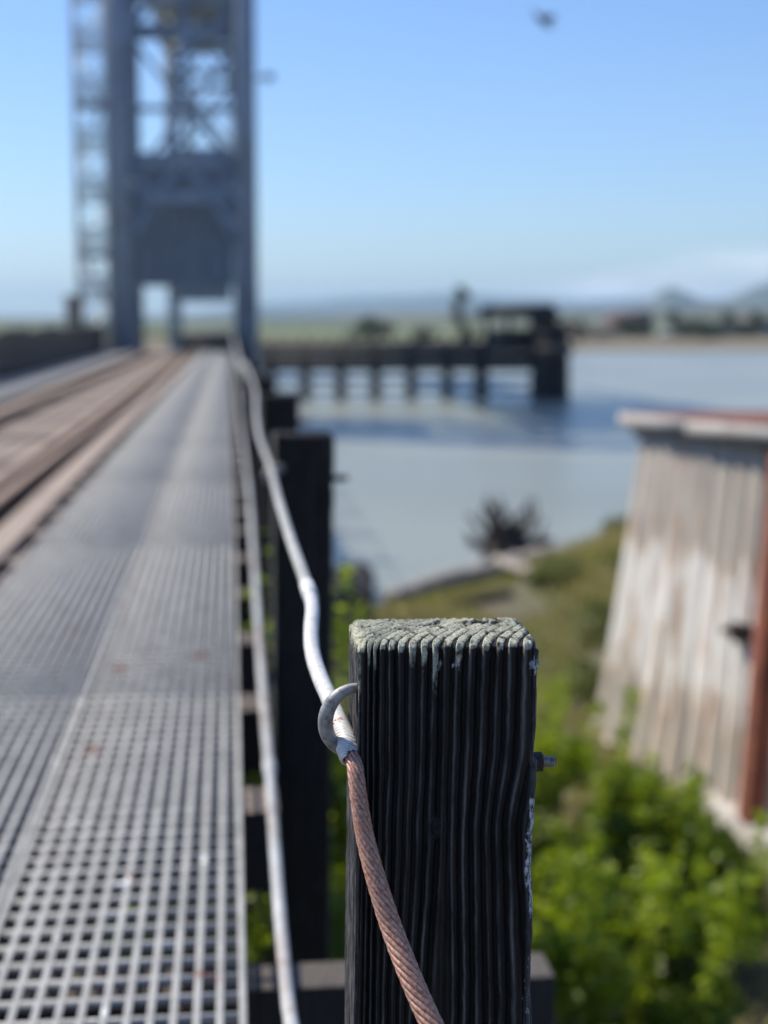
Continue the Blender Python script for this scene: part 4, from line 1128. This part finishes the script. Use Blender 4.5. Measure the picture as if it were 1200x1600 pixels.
dp = empty('pile_dolphin', (0, FY-1.2, WZ)); dp.location.x = (866-360)/2400.*(FY-1.2); tag(dp, 'black cluster of tall piles at the right end of the fender pier', 'pile dolphin')
for i in range(11):
    a = i*2.4; q = .32*math.sqrt(i); mx, my = q*math.cos(a)*.95, q*math.sin(a)*.7
    MB().tube([(mx*1.15, my*1.15, -1.8), (mx, my, 4.2+.25*math.sin(i*3))], [.27, .24], 10).build('pile', M['creosote'], dp)
MB().box((-1.0, -1.0, 2.6), (1.0, -.86, 3.1)).build('waler', M['creosote_top'], dp)
hu = empty('hut', ((812-360)/2400.*(FY+.2), FY+.4, WZ+3.26)); tag(hu, 'open dark roofed hut standing on the end of the fender pier', 'hut')
MB().hexa([(-2.2, -1.1, 1.35), (2.4, -1.1, 1.35), (2.4, 1.3, 1.35), (-2.2, 1.3, 1.35), (-2.0, -.6, 2.05), (1.9, -.6, 2.2), (1.9, .7, 2.2), (-2.0, .7, 2.05)]).build('roof', M['creosote'], hu)
for x0 in (-1.95, -.7, .7, 1.95): MB().box((x0-.1, -.95, 0), (x0+.1, -.75, 1.349)).build('hut_post', M['creosote'], hu)
MB().box((.9, -.7, 0), (2.2, 1.0, 1.345)).build('wall', M['creosote'], hu)
MB().box((-1.9, .6, 0), (.88, .7, .75)).build('back_wall', M['beam'], hu)

# ------------------------------------------------------------------ bird
bd = empty('bird', P(848, 32, 34)); bd.rotation_euler = (R(10), R(38), R(15)); tag(bd, 'dark bird in flight high in the blue sky, right of the tower', 'bird')
mb = MB(); mb.tube([(-.26, 0, .0), (-.20, 0, .01), (-.10, 0, .0), (.04, 0, -.01), (.14, 0, 0), (.20, 0, .03), (.25, 0, .035), (.29, 0, .02)], [.012, .03, .055, .062, .05, .033, .03, .008], 14)
mb.build('body', M['bird'], bd, smooth=True)
for s_ in (-1, 1):
    V = []
    chord = [.15, .17, .16, .12, .08, .02]; sp_ = [0, .09, .2, .31, .4, .5]; up_ = [0, .09, .16, .15, .10, .06]; sw_ = [0, .03, .05, .0, -.06, -.15]
    for c_, y_, z_, x_ in zip(chord, sp_, up_, sw_):
        for t in (0, .33, .66, 1): V.append((.1+x_-c_*t, s_*(.03+y_), z_+.012*math.sin(math.pi*t)))
        for t in (1, .66, .33, 0): V.append((.1+x_-c_*t, s_*(.03+y_), z_+.012*math.sin(math.pi*t)-.010))
    link('wing', mesh_np('wing', V, gridF(6, 8, True), M['bird'], smooth=True), bd)
link('tail', mesh_np('tail', [(-.22, -.03, 0), (-.22, .03, 0), (-.36, .07, 0), (-.36, -.07, 0), (-.22, -.03, .012), (-.22, .03, .012), (-.36, .07, .006), (-.36, -.07, .006)], BOXF, M['bird']), bd)

# ------------------------------------------------------------------ haze
hz = MB().box((-9600, -9600, -7), (9600, 9900, 175)).build('haze', None)
hz.data.materials.clear()
hm = bpy.data.materials.new('sea_air_haze'); hm.use_nodes = True; ht = hm.node_tree; ht.nodes.clear()
ho = ht.nodes.new('ShaderNodeOutputMaterial'); hv = ht.nodes.new('ShaderNodeVolumePrincipled')
hv.inputs['Color'].default_value = (.50, .76, 1.0, 1); hv.inputs['Density'].default_value = 1.3e-4; hv.inputs['Anisotropy'].default_value = .2
ht.links.new(hv.outputs[0], ho.inputs['Volume']); hz.data.materials.append(hm)
tag(hz, 'pale blue haze over the far shore', 'haze', kind='stuff')
